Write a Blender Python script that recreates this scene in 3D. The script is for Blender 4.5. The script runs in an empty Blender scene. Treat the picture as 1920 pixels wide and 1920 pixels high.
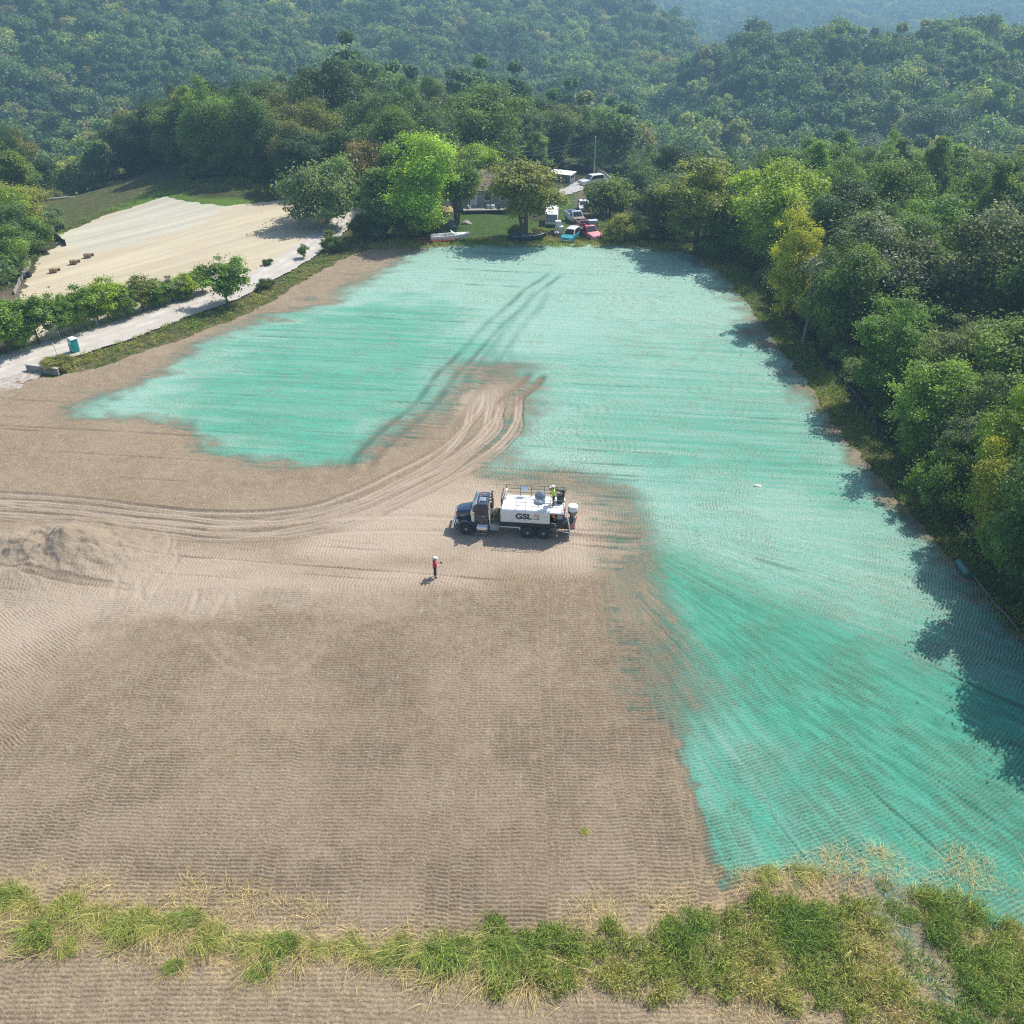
import bpy, bmesh, math, random
import numpy as np
from mathutils import Vector, Matrix
from mathutils.bvhtree import BVHTree

scene = bpy.context.scene
COL = scene.collection
rad = math.radians
PI = math.pi

# ------------------------------------------------------------------ camera, sky, sun, exposure
CAM_H, PITCH, FPX = 42.0, rad(32.0), 1768.0
cd = bpy.data.cameras.new("camera")
cam = bpy.data.objects.new("camera", cd)
COL.objects.link(cam)
cam.location = (0, 0, CAM_H)
cam.rotation_euler = (rad(90) - PITCH, 0, 0)
cd.sensor_width = 36.0
cd.lens = 36.0 * FPX / 1920.0
cd.clip_start = 0.5
cd.clip_end = 12000
scene.camera = cam

SUN_AZ, SUN_EL = rad(46), rad(52)          # azimuth clockwise from +Y
w = bpy.data.worlds.new("World")
scene.world = w
w.use_nodes = True
nt = w.node_tree
sky = nt.nodes.new("ShaderNodeTexSky")
sky.sky_type = 'NISHITA'
sky.sun_disc = False
sky.sun_elevation = SUN_EL
sky.sun_rotation = SUN_AZ
sky.air_density = 1.0
sky.dust_density = 1.5
nt.links.new(sky.outputs[0], nt.nodes["Background"].inputs[0])
nt.nodes["Background"].inputs[1].default_value = 0.135
sd = bpy.data.lights.new("sun", 'SUN')
sd.energy = 4.8
sd.angle = rad(0.5)
sd.color = (1.0, 0.95, 0.88)
sun = bpy.data.objects.new("sun", sd)
COL.objects.link(sun)
sv = Vector((math.sin(SUN_AZ) * math.cos(SUN_EL), math.cos(SUN_AZ) * math.cos(SUN_EL), math.sin(SUN_EL)))
sun.rotation_euler = sv.to_track_quat('Z', 'Y').to_euler()
sun.location = (60, 60, 90)
scene.view_settings.view_transform = 'Standard'
scene.view_settings.look = 'None'
scene.view_settings.exposure = 0.40
scene.view_settings.gamma = 1.0
scene.cycles.use_denoising = False
scene.cycles.filter_width = 1.15
scene.cycles.max_bounces = 6
scene.cycles.diffuse_bounces = 3
scene.cycles.glossy_bounces = 3
scene.cycles.transmission_bounces = 4
scene.cycles.transparent_max_bounces = 6
scene.cycles.volume_bounces = 0
scene.cycles.sample_clamp_indirect = 6.0

# ------------------------------------------------------------------ noise and terrain
def _hash(ix, iy, seed):
    h = (ix.astype(np.int64) * 374761393 + iy.astype(np.int64) * 668265263 + seed * 1442695041) & 0xffffffff
    h = ((h ^ (h >> 13)) * 1274126177) & 0xffffffff
    h = h ^ (h >> 16)
    return (h & 0xffff).astype(np.float32) / 65535.0

def vnoise(x, y, seed=0):
    x = np.asarray(x, dtype=np.float32); y = np.asarray(y, dtype=np.float32)
    ix = np.floor(x); iy = np.floor(y)
    fx = x - ix; fy = y - iy
    fx = fx * fx * (3 - 2 * fx); fy = fy * fy * (3 - 2 * fy)
    a = _hash(ix, iy, seed); b = _hash(ix + 1, iy, seed)
    c = _hash(ix, iy + 1, seed); d = _hash(ix + 1, iy + 1, seed)
    return (a + (b - a) * fx) * (1 - fy) + (c + (d - c) * fx) * fy

def fbm(x, y, seed=0, oct=3):
    s = 0; a = 1; t = 0
    for i in range(oct):
        s = s + a * vnoise(x * 2 ** i, y * 2 ** i, seed + i * 17); t += a; a *= 0.5
    return s / t

def sstep(a, b, x):
    t = np.clip((x - a) / (b - a), 0, 1)
    return t * t * (3 - 2 * t)

# ground height: level plateau, then valley and wooded hills, by bearing and distance
_HT = [  # bearing given as picture column at 500 m, then (distance, height) knots
    (-500, [(165, 0), (230, -9), (300, -34), (430, -38), (540, -20), (690, 6), (900, 34), (1400, 40), (5000, 60)]),
    (0,    [(165, 0), (230, -8), (310, -38), (440, -38), (550, -20), (700, 4), (900, 28), (1400, 40), (5000, 60)]),
    (400,  [(178, 0), (235, -1), (300, -14), (380, -42), (500, -36), (650, -18), (850, 6), (1050, 24), (1500, 30), (5000, 60)]),
    (640,  [(180, 0), (215, -1), (250, -2), (290, -4), (380, -44), (560, -42), (720, -24), (900, 2), (1080, 18), (1500, 25), (5000, 60)]),
    (900,  [(170, 0), (215, -5), (260, -6), (290, -9), (390, -46), (600, -45), (780, -30), (980, -4), (1100, 10), (1500, 10), (5000, 60)]),
    (1120, [(150, 0), (180, -3), (240, -9), (300, -18), (420, -46), (600, -48), (800, -39), (990, -13), (1120, -8), (1350, -40), (1800, -70), (2500, -30), (5000, 60)]),
    (1260, [(150, 0), (185, -6), (240, -18), (330, -42), (430, -48), (600, -50), (800, -44), (900, -40), (1050, -70), (1400, -95), (1900, -80), (2600, -30), (5000, 70)]),
    (1350, [(150, 0), (190, -6), (240, -18), (340, -44), (460, -42), (540, -33), (590, -34), (700, -60), (1000, -100), (1400, -112), (1900, -92), (2600, -35), (5000, 70)]),
    (1430, [(150, 0), (195, -6), (240, -17), (330, -42), (440, -38), (560, -17), (650, -42), (850, -95), (1400, -112), (1900, -95), (2600, -38), (5000, 70)]),
    (1700, [(150, 0), (200, -5), (240, -15), (330, -40), (440, -37), (560, -17), (650, -36), (850, -92), (1200, -85), (1300, -84), (1500, -108), (1950, -94), (2600, -38), (5000, 70)]),
    (1920, [(150, 0), (200, -5), (240, -15), (330, -40), (430, -35), (560, -12), (660, -30), (850, -80), (1200, -84), (1300, -80), (1500, -106), (1950, -92), (2600, -38), (5000, 70)]),
    (2500, [(150, 0), (200, -1), (240, -7), (330, -28), (430, -30), (560, -12), (680, -20), (900, -60), (1500, -90), (2000, -80), (2600, -38), (5000, 70)]),
]
_HC = np.array([math.atan((c - 960) / FPX * 0.893) for c, _ in _HT])
_HD = np.concatenate([np.linspace(0, 320, 65), np.geomspace(326, 5200, 150)])
_HZ = []
for _, kn in _HT:
    kd = [0, 60] + [k[0] for k in kn]; kz = [0, 0] + [k[1] for k in kn]
    z = np.interp(_HD, kd, kz)
    for _i in range(3):
        z[1:-1] = 0.25 * z[:-2] + 0.5 * z[1:-1] + 0.25 * z[2:]
    _HZ.append(z)
_HZ = np.array(_HZ)

def H(x, y):
    x = np.asarray(x, dtype=np.float64); y = np.asarray(y, dtype=np.float64)
    a = np.clip(np.arctan2(x, y), _HC[0], _HC[-1] - 1e-6)
    d = np.hypot(x, y)
    ai = np.interp(a, _HC, np.arange(len(_HC)))
    di = np.interp(d, _HD, np.arange(len(_HD)))
    a0 = np.minimum(ai.astype(int), len(_HC) - 2); d0 = np.minimum(di.astype(int), len(_HD) - 2)
    fa = ai - a0; fd = di - d0
    fa = fa * fa * (3 - 2 * fa)
    z = (_HZ[a0, d0] * (1 - fd) + _HZ[a0, d0 + 1] * fd) * (1 - fa) + (_HZ[a0 + 1, d0] * (1 - fd) + _HZ[a0 + 1, d0 + 1] * fd) * fa
    far = sstep(230, 420, d)
    z = z + far * (fbm(x / 90, y / 90, 5, 3) - 0.5) * np.minimum(26, 6 + d * 0.012)
    return z

_cp, _sp = math.cos(PITCH), math.sin(PITCH)
def ray(px, py):
    k = (960 - py) / FPX
    return Vector(((px - 960) / FPX, _cp + k * _sp, -_sp + k * _cp))

def G(px, py):
    """place on the ground seen at photo pixel (px, py)"""
    d = ray(px, py)
    t = CAM_H / -d.z if d.z < 0 else 3000
    if H(d.x * t, d.y * t) > -0.01:
        return Vector((d.x * t, d.y * t, 0))
    lo = t
    for i in range(4000):
        hi = lo + 2.0
        if CAM_H + d.z * hi < H(d.x * hi, d.y * hi):
            break
        lo = hi
    for i in range(20):
        m = 0.5 * (lo + hi)
        if CAM_H + d.z * m < H(d.x * m, d.y * m): hi = m
        else: lo = m
    return Vector((d.x * lo, d.y * lo, float(H(d.x * lo, d.y * lo))))

def G2(px, py):
    g = G(px, py)
    return (g.x, g.y)

def ztop(p, py):
    k = (960 - py) / FPX
    return CAM_H + p[1] * (k * _cp - _sp) / (_cp + k * _sp)

def depth(p):
    return p[1] * _cp - (p[2] - CAM_H) * _sp

# ------------------------------------------------------------------ masks on a ground raster
RX0, RX1, RY0, RY1, RS = -110.0, 110.0, 8.0, 245.0, 0.3
_gx = np.arange(RX0, RX1, RS, dtype=np.float32); _gy = np.arange(RY0, RY1, RS, dtype=np.float32)
RXX, RYY = np.meshgrid(_gx, _gy)

def poly_sd(pts, X=None, Y=None):
    """signed distance to a closed polygon, positive inside"""
    X = RXX if X is None else X; Y = RYY if Y is None else Y
    d = np.full(X.shape, 1e9, np.float32); ins = np.zeros(X.shape, bool)
    n = len(pts)
    for i in range(n):
        x0, y0 = pts[i]; x1, y1 = pts[(i + 1) % n]
        ex, ey = x1 - x0, y1 - y0
        t = np.clip(((X - x0) * ex + (Y - y0) * ey) / (ex * ex + ey * ey + 1e-9), 0, 1)
        d = np.minimum(d, (X - x0 - t * ex) ** 2 + (Y - y0 - t * ey) ** 2)
        if abs(ey) > 1e-9:
            c = ((y0 <= Y) & (Y < y1)) | ((y1 <= Y) & (Y < y0))
            ins ^= c & (X < x0 + (Y - y0) / ey * ex)
    d = np.sqrt(d)
    return np.where(ins, d, -d)

def path_sd(pts, X=None, Y=None):
    """(signed lateral distance, length along) of an open line"""
    X = RXX if X is None else X; Y = RYY if Y is None else Y
    best = np.full(X.shape, 1e9, np.float32); sg = np.zeros(X.shape, np.float32); al = np.zeros(X.shape, np.float32)
    L = 0.0
    for i in range(len(pts) - 1):
        x0, y0 = pts[i]; x1, y1 = pts[i + 1]
        ex, ey = x1 - x0, y1 - y0; l = math.hypot(ex, ey)
        t = np.clip(((X - x0) * ex + (Y - y0) * ey) / (l * l), 0, 1)
        dx = X - x0 - t * ex; dy = Y - y0 - t * ey
        d2 = dx * dx + dy * dy
        m = d2 < best
        best = np.where(m, d2, best)
        sg = np.where(m, np.sign(ex * dy - ey * dx), sg)
        al = np.where(m, L + t * l, al)
        L += l
    return np.sqrt(best) * sg, al, L

def smooth_path(pts, n=6):
    """Catmull-Rom through the points"""
    P = [pts[0]] + list(pts) + [pts[-1]]
    out = []
    for i in range(1, len(P) - 2):
        for k in range(n):
            t = k / n
            out.append(tuple(0.5 * (2 * P[i][j] + (P[i + 1][j] - P[i - 1][j]) * t + (2 * P[i - 1][j] - 5 * P[i][j] + 4 * P[i + 1][j] - P[i + 2][j]) * t * t + (-P[i - 1][j] + 3 * P[i][j] - 3 * P[i + 1][j] + P[i + 2][j]) * t ** 3) for j in range(len(pts[0]))))
    out.append(tuple(pts[-1]))
    return out

def samp(A, x, y):
    fx = np.clip((x - RX0) / RS, 0, A.shape[1] - 1.001); fy = np.clip((y - RY0) / RS, 0, A.shape[0] - 1.001)
    ix = fx.astype(np.int32); iy = fy.astype(np.int32)
    fx = (fx - ix).astype(np.float32); fy = (fy - iy).astype(np.float32)
    return (A[iy, ix] * (1 - fx) + A[iy, ix + 1] * fx) * (1 - fy) + (A[iy + 1, ix] * (1 - fx) + A[iy + 1, ix + 1] * fx) * fy

def GP(*pp):
    return [G2(*p) for p in pp]

# ------------------------------------------------------------------ materials
def newmat(name):
    m = bpy.data.materials.new(name); m.use_nodes = True
    return m, m.node_tree, m.node_tree.nodes["Principled BSDF"]

def N(nt, typ, **kw):
    n = nt.nodes.new(typ)
    for k, v in kw.items():
        if k == 'op': n.operation = v
        elif k == 'bt': n.blend_type = v
        elif k == 'dt': n.data_type = v
        else: n.inputs[k].default_value = v
    return n

def attr(nt, name, typ='GEOMETRY'):
    n = nt.nodes.new("ShaderNodeAttribute"); n.attribute_type = typ; n.attribute_name = name
    return n

def mathn(nt, op, a, b=None, clamp=False):
    n = nt.nodes.new("ShaderNodeMath"); n.operation = op; n.use_clamp = clamp
    for i, v in enumerate((a, b)):
        if v is None: continue
        if isinstance(v, (int, float)): n.inputs[i].default_value = v
        else: nt.links.new(v, n.inputs[i])
    return n.outputs[0]

def mixc(nt, f, a, b, bt='MIX'):
    n = nt.nodes.new("ShaderNodeMix"); n.data_type = 'RGBA'; n.blend_type = bt
    for s, v in ((n.inputs[0], f), (n.inputs[6], a), (n.inputs[7], b)):
        if isinstance(v, (int, float)): s.default_value = v
        elif isinstance(v, tuple): s.default_value = v if len(v) == 4 else (*v, 1)
        else: nt.links.new(v, s)
    return n.outputs[2]

def maprange(nt, v, a, b, c=0.0, d=1.0):
    n = nt.nodes.new("ShaderNodeMapRange"); n.interpolation_type = 'SMOOTHSTEP'
    nt.links.new(v, n.inputs[0])
    for i, q in enumerate((a, b, c, d)): n.inputs[i + 1].default_value = q
    return n.outputs[0]

def noise(nt, vec, scale, detail=3, rough=0.55):
    n = nt.nodes.new("ShaderNodeTexNoise"); n.inputs["Scale"].default_value = scale
    n.inputs["Detail"].default_value = detail; n.inputs["Roughness"].default_value = rough
    if vec is not None: nt.links.new(vec, n.inputs["Vector"])
    return n.outputs["Fac"]

def objco(nt):
    return nt.nodes.new("ShaderNodeTexCoord").outputs["Object"]

_SIMPLE = {}
def mat(name, col, rough=0.6, metal=0.0, var=0.12, scale=3.0, coat=0.0, bump=0.0, spec=0.5):
    """plain surface with a little wear in colour and gloss"""
    if name in _SIMPLE: return _SIMPLE[name]
    m, nt, b = newmat(name)
    co = objco(nt)
    n = noise(nt, co, scale, 5, 0.6)
    c = mixc(nt, maprange(nt, n, 0.3, 0.7), tuple(x * (1 - var) for x in col), tuple(min(1, x * (1 + var)) for x in col))
    nt.links.new(c, b.inputs["Base Color"])
    nt.links.new(maprange(nt, n, 0.3, 0.7, max(0.02, rough - 0.08), min(1, rough + 0.08)), b.inputs["Roughness"])
    b.inputs["Metallic"].default_value = metal
    b.inputs["Coat Weight"].default_value = coat
    b.inputs["Specular IOR Level"].default_value = spec
    if bump:
        bp = N(nt, "ShaderNodeBump", Strength=bump, Distance=0.05)
        nt.links.new(noise(nt, co, scale * 6, 4), bp.inputs["Height"]); nt.links.new(bp.outputs[0], b.inputs["Normal"])
    _SIMPLE[name] = m
    return m

# ------------------------------------------------------------------ objects
def link(name, data, parent=None):
    o = bpy.data.objects.new(name, data); COL.objects.link(o)
    if parent is not None: o.parent = parent
    return o

def tag(o, label=None, cat=None, group=None, kind=None):
    if label: o["label"] = label
    if cat: o["category"] = cat
    if group: o["group"] = group
    if kind: o["kind"] = kind
    return o

def empty(name, loc=(0, 0, 0), rz=0.0, sc=1.0):
    o = bpy.data.objects.new(name, None); COL.objects.link(o)
    o.empty_display_size = 0.3
    o.location = loc; o.rotation_euler = (0, 0, rz)
    o.scale = sc if isinstance(sc, tuple) else (sc, sc, sc)
    return o

def mesh_np(name, V, F, mats=(), smooth=False, fattr=None):
    """mesh from arrays; F is (n,4) or (n,3)"""
    V = np.ascontiguousarray(V, dtype=np.float32); F = np.ascontiguousarray(F, dtype=np.int32)
    me = bpy.data.meshes.new(name)
    k = F.shape[1]
    me.vertices.add(len(V)); me.vertices.foreach_set("co", V.ravel())
    me.loops.add(F.size); me.loops.foreach_set("vertex_index", F.ravel())
    me.polygons.add(len(F))
    me.polygons.foreach_set("loop_start", np.arange(0, F.size, k, dtype=np.int32))
    me.polygons.foreach_set("loop_total", np.full(len(F), k, np.int32))
    me.polygons.foreach_set("use_smooth", np.full(len(F), smooth, bool))
    for nm, A in (fattr or {}).items():
        at = me.attributes.new(nm, 'FLOAT', 'POINT')
        at.data.foreach_set("value", np.ascontiguousarray(A, dtype=np.float32))
    for m in mats: me.materials.append(m)
    me.update(calc_edges=True)
    return me

class MB:
    """collects shapes; build() links them as one mesh object"""
    def __init__(self): self.v = []; self.f = []
    def add(self, V, F):
        o = len(self.v); self.v += [tuple(p) for p in V]; self.f += [tuple(i + o for i in f) for f in F]; return self
    def box(self, x0, x1, y0, y1, z0, z1, M=None, tx=0.0, ty=0.0):
        V = [(x0, y0, z0), (x1, y0, z0), (x1, y1, z0), (x0, y1, z0), (x0 + tx, y0 + ty, z1), (x1 - tx, y0 + ty, z1), (x1 - tx, y1 - ty, z1), (x0 + tx, y1 - ty, z1)]
        if M is not None: V = [M @ Vector(p) for p in V]
        return self.add(V, [(3, 2, 1, 0), (4, 5, 6, 7), (0, 1, 5, 4), (1, 2, 6, 5), (2, 3, 7, 6), (3, 0, 4, 7)])
    def prism(self, prof, y0, y1, iy0=0.0, iy1=None, axis='y'):
        """closed outline (a, b) pushed from y0 to y1"""
        n = len(prof)
        def P(a, b, t): return (a, t, b) if axis == 'y' else ((t, a, b) if axis == 'x' else (a, b, t))
        V = [P(a, b, y0) for a, b in prof] + [P(a, b, y1) for a, b in prof]
        F = [tuple(range(n)), tuple(range(2 * n - 1, n - 1, -1))] + [(i, i + n, (i + 1) % n + n, (i + 1) % n) for i in range(n)]
        return self.add(V, F)
    def loft(self, rings, cap=True):
        n = len(rings[0]); V = [p for r in rings for p in r]; F = []
        for k in range(len(rings) - 1):
            for i in range(n):
                j = (i + 1) % n
                F.append((k * n + i, k * n + j, (k + 1) * n + j, (k + 1) * n + i))
        if cap: F += [tuple(range(n - 1, -1, -1)), tuple(range((len(rings) - 1) * n, len(rings) * n))]
        return self.add(V, F)
    def tube(self, pts, r, n=8, r1=None):
        pts = [Vector(p) for p in pts]; rings = []
        m = len(pts); up = None
        for i, p in enumerate(pts):
            d = (pts[min(i + 1, m - 1)] - pts[max(i - 1, 0)]).normalized()
            a = Vector((0, 0, 1)) if abs(d.z) < 0.9 else Vector((1, 0, 0))
            if up is not None: a = up
            e1 = (a - d * a.dot(d)).normalized(); up = e1; e2 = d.cross(e1)
            rr = r if r1 is None else r + (r1 - r) * i / max(1, m - 1)
            if isinstance(r, (list, tuple)): rr = r[i]
            rings.append([p + (e1 * math.cos(2 * PI * k / n) + e2 * math.sin(2 * PI * k / n)) * rr for k in range(n)])
        return self.loft(rings)
    def lathe(self, prof, c=(0, 0, 0), axis='z', n=20):
        """(radius, height) profile about an axis through c"""
        rings = []
        for r, h in prof:
            ring = []
            for k in range(n):
                a = 2 * PI * k / n; u, v = r * math.cos(a), r * math.sin(a)
                p = (u, v, h) if axis == 'z' else ((h, u, v) if axis == 'x' else (u, h, -v))
                ring.append((c[0] + p[0], c[1] + p[1], c[2] + p[2]))
            rings.append(ring)
        return self.loft(rings)
    def build(self, name, m, parent=None, bevel=0.0, smooth=True, seg=2, angle=35):
        me = bpy.data.meshes.new(name)
        me.from_pydata([tuple(p) for p in self.v], [], self.f)
        if bevel:
            bm = bmesh.new(); bm.from_mesh(me)
            bmesh.ops.recalc_face_normals(bm, faces=bm.faces)
            ed = [e for e in bm.edges if len(e.link_faces) == 2 and e.calc_face_angle(0) > rad(30)]
            if ed: bmesh.ops.bevel(bm, geom=ed, offset=bevel, segments=seg, profile=0.6, affect='EDGES', clamp_overlap=True)
            bm.to_mesh(me); bm.free()
        else:
            bm = bmesh.new(); bm.from_mesh(me); bmesh.ops.recalc_face_normals(bm, faces=bm.faces); bm.to_mesh(me); bm.free()
        if smooth:
            me.polygons.foreach_set("use_smooth", [True] * len(me.polygons))
            me.set_sharp_from_angle(angle=rad(angle))
        if m is not None:
            for q in (m if isinstance(m, (list, tuple)) else [m]): me.materials.append(q)
        return link(name, me, parent)

def children(o): return [c for c in bpy.data.objects if c.parent == o]

def copy_tree(o, parent=None, kids=None):
    c = o.copy(); COL.objects.link(c)
    if parent is not None: c.parent = parent
    for ch in (children(o) if kids is None else kids): copy_tree(ch, c)
    return c
# ================================================================== THE SETTING
# ------------------------------------------------------------------ outlines on the ground (world metres)
FIELD = GP((690, 469), (640, 489), (560, 533), (500, 572), (430, 604), (350, 634), (270, 660), (190, 688), (130, 703), (60, 712), (0, 716)) \
    + [(-75, 88), (-95, 60), (-60, 12), (60, 12)] \
    + GP((2150, 1420), (1990, 1270), (1905, 1185), (1850, 1115), (1780, 1050), (1690, 950), (1635, 885), (1560, 790), (1490, 690), (1410, 583), (1345, 505), (1285, 474), (1180, 463), (1100, 459), (960, 458), (830, 461), (760, 464))
sd_field = poly_sd(FIELD)

EDGE_R = GP((2150, 1420), (1905, 1185), (1780, 1050), (1690, 950), (1560, 790), (1490, 690), (1410, 583), (1345, 505), (1285, 474))

# hydroseeded (green) ground
GREEN = GP((110, 782), (200, 742), (300, 692), (390, 640), (480, 605), (570, 578), (650, 545), (720, 505), (775, 468), (830, 458), (960, 455), (1100, 455), (1285, 468), (1345, 500), (1415, 583), (1490, 685), (1560, 790), (1630, 882), (1690, 950), (1780, 1050), (1850, 1115), (1905, 1185), (1990, 1270)) \
    + GP((2150, 1420), (2150, 1810), (1950, 1775), (1800, 1715), (1650, 1668), (1500, 1660), (1400, 1665), (1345, 1672),
         (1312, 1600), (1290, 1540), (1268, 1440), (1235, 1330), (1205, 1200), (1190, 1100), (1170, 1020), (1165, 950), (1095, 915), (1010, 900), (900, 885), (912, 850), (955, 800), (988, 748), (988, 706), (955, 690), (888, 690), (870, 738), (818, 777), (752, 817), (660, 862), (560, 880), (450, 872), (380, 850), (350, 808), (250, 792), (150, 792))
CORE = GP((330, 770), (420, 660), (560, 600), (760, 560), (900, 620), (850, 700), (780, 760), (660, 845), (560, 865), (440, 858), (390, 830))
STREAK = GP((1230, 1060), (1290, 1090), (1480, 1180), (1700, 1330), (1950, 1500), (2150, 1640), (2150, 1760), (1900, 1600), (1700, 1560), (1500, 1600), (1380, 1640), (1330, 1560), (1420, 1400), (1400, 1240), (1300, 1130))
RIGHTC = GP((1050, 640), (1250, 610), (1420, 640), (1560, 860), (1650, 960), (1450, 900), (1250, 880), (1100, 820), (1030, 740))
FADE = GP((1150, 1000), (1230, 1075), (1330, 1150), (1440, 1240), (1420, 1330), (1330, 1370), (1270, 1350), (1215, 1260), (1195, 1150))
sdg = poly_sd(GREEN)
nz1 = fbm(RXX * 0.22, RYY * 0.5, 3, 4) - 0.5
nz2 = fbm(RXX * 0.05, RYY * 0.05, 9, 3) - 0.5
far_w = np.clip((RYY - 50) / 60, 0, 1)
trans = sstep(8, 0, np.abs(path_sd(GP((1010, 905), (1120, 925), (1185, 985), (1190, 1100), (1205, 1200), (1230, 1310)))[0]))
near = sstep(46, 40, RYY)
trans = np.maximum(trans, 0.8 * sstep(9, 0, np.abs(path_sd(GP((780, 790), (850, 745), (885, 690), (990, 695), (985, 760), (930, 830)))[0])))
soft = (2.0 + 3.0 * far_w + 6.0 * trans) * (1 - near) + 0.8 * near
dens = sstep(-1, 1, (sdg - 0.8 + nz1 * (1.8 + 4.5 * far_w) + nz2 * 1.2 + (vnoise(RXX * 1.3, RYY * 1.3, 19) - .5) * 1.2) / soft)
# edge by the brown lower plot is crisp near the camera
core = 0.85 * sstep(-7, 5, poly_sd(CORE) + nz1 * 14)
_ss, _sa, _sl = path_sd(GP((1170, 1020), (1300, 1108), (1500, 1225), (1700, 1350), (1950, 1510), (2200, 1680)))
streak = np.exp(-(np.abs(_ss + nz1 * 3) / (2.0 + 0.17 * _sa)) ** 2) * sstep(0, 4, _sa)
lower = sstep(-6, 5, poly_sd(STREAK) + nz1 * 6)
rc = sstep(-5, 4, poly_sd(RIGHTC) + nz1 * 9)
fade = sstep(-3.0, 3.0, poly_sd(FADE) + nz1 * 4)
dens = dens * (1 - 0.36 * fade * (1 - streak))
strip = sstep(0, 1, 1 - np.abs(path_sd(GP((1000, 900), (1160, 925), (1190, 1000), (1200, 1180)))[0]) / 3.2)
tongue = sstep(-.6, .8, poly_sd(GP((1600, 1640), (1690, 1650), (1740, 1760), (1800, 1850), (1880, 1940), (1800, 1940), (1700, 1830), (1630, 1730))) + nz1 * 1.5)
dens = np.maximum(dens, 0.42 * tongue)
dens = np.maximum(dens * (1 - 0.25 * strip), 0.30 * strip * sstep(-6, 0, sdg))
# thin brown stripes along the right edge of the spray
sdr = path_sd(EDGE_R)[0]
dens *= 1 - 0.40 * sstep(0.50, 0.72, fbm(RXX * .3, RYY * .25, 31, 3)) * sstep(7, 1.5, np.abs(sdr))
sat = np.clip(0.30 - 0.12 * far_w + 0.66 * core + 0.62 * streak + 0.22 * lower * (0.4 + 1.2 * fbm(RXX * .3, RYY * .3, 34, 3)) + 0.48 * rc + 0.25 * nz2, 0, 1)
sat = sat * (1 - 0.45 * far_w * (1 - core)) + 0.25 * sstep(62, 40, RYY)  # far spray paler: sheen of looking towards the sun put into the colour

# bare ruts and wheel marks
dry = np.zeros_like(RXX); moist = np.zeros_like(RXX); flat = np.zeros_like(RXX)
RUTS = []
def ruts(px, offs, w, depth_, dryv, moistv, seed, wipe=0.0, flatv=1.0, fade_end=5.0):
    s, al, L = path_sd(smooth_path(GP(*px), 6))
    s = s + (vnoise(RXX * 0.25, RYY * 0.25, seed) - 0.5) * 0.4
    env = sstep(0, fade_end, al) * sstep(0, fade_end, L - al)
    env = env * (0.55 + 0.45 * sstep(0.3, 0.6, fbm(RXX * 0.3, RYY * 0.3, seed + 1, 2)))
    yy = [G(*p).y for p in px]
    RUTS.append((s.astype(np.float32), env.astype(np.float32), offs, w, depth_, dryv, moistv, wipe, flatv, min(yy) - 4, max(yy) + 4))
T = (-1.15, -0.78, 0.78, 1.15)
ruts([(-200, 925), (0, 938), (120, 948), (250, 963), (400, 977), (560, 966), (680, 932), (780, 882), (850, 842), (895, 802), (925, 762), (932, 722)], T, 0.17, 0.13, 1.0, 0.85, 100, 0.95, fade_end=3)
ruts([(-200, 940), (0, 955), (150, 974), (300, 991), (430, 999), (600, 986), (720, 946), (820, 897), (890, 852), (938, 812), (957, 772), (957, 732)], T, 0.17, 0.13, 1.0, 0.8, 110, 0.95, fade_end=3)
ruts([(-100, 945), (150, 962), (300, 978), (450, 990), (560, 978), (680, 950), (800, 908), (880, 866), (932, 830), (955, 800), (948, 755)], T, 0.16, 0.08, 1.0, 0.6, 120, 0.9)
ruts([(380, 985), (520, 990), (640, 965), (760, 915), (840, 868), (885, 820), (900, 770), (905, 730)], T, 0.17, 0.08, 1.0, 0.5, 125, 0.9)
ruts([(540, 1000), (650, 985), (760, 983), (860, 989), (980, 998)], (-1.05, 1.05), 0.24, 0.05, 0.95, 0.2, 130, 0.5)
ruts([(668, 905), (684, 862), (722, 820), (790, 762), (850, 690), (920, 615), (985, 555), (1048, 508)], (-1.0, 1.0), 0.42, 0.08, 0.0, 0.85, 140, 0.30, fade_end=4)
ruts([(790, 860), (850, 780), (905, 690), (960, 620), (1005, 560), (1020, 520)], (-0.9, 0.9), 0.50, 0.05, 0.0, 0.50, 145, 0.15, fade_end=12)
ruts([(1012, 698), (988, 722), (962, 745), (940, 770)], (-0.9, 0.9), 0.4, 0.1, 0.0, 0.9, 150, 0.8, fade_end=2)
ruts([(1180, 1060), (900, 1052), (700, 1065), (400, 1080), (150, 1090)], (-1.0, 1.0), 0.5, 0.0, 0.35, 0.0, 155, 0.0, 0.3)
for k, pp in enumerate([[(212, 1125), (232, 1065), (272, 1030), (285, 1002)], [(252, 1128), (285, 1075), (322, 1040), (335, 1008)], [(268, 1128), (263, 1092), (300, 1058), (318, 1020), (300, 995)],
                        [(360, 1150), (370, 1100)], [(398, 1165), (425, 1110)], [(440, 1150), (432, 1105)], [(280, 1120), (325, 1060), (330, 1030)]]):
    ruts(pp, (0,), 0.2, 0.03, 0.7, 0.0, 160 + k, 0.0, 0.8, 0.8)
ruts([(378, 1170), (415, 1232), (490, 1260), (555, 1248), (618, 1185)], (-0.5, 0.5), 0.2, 0.01, 0.16, 0.0, 170, 0, 0.25, 2)
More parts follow.
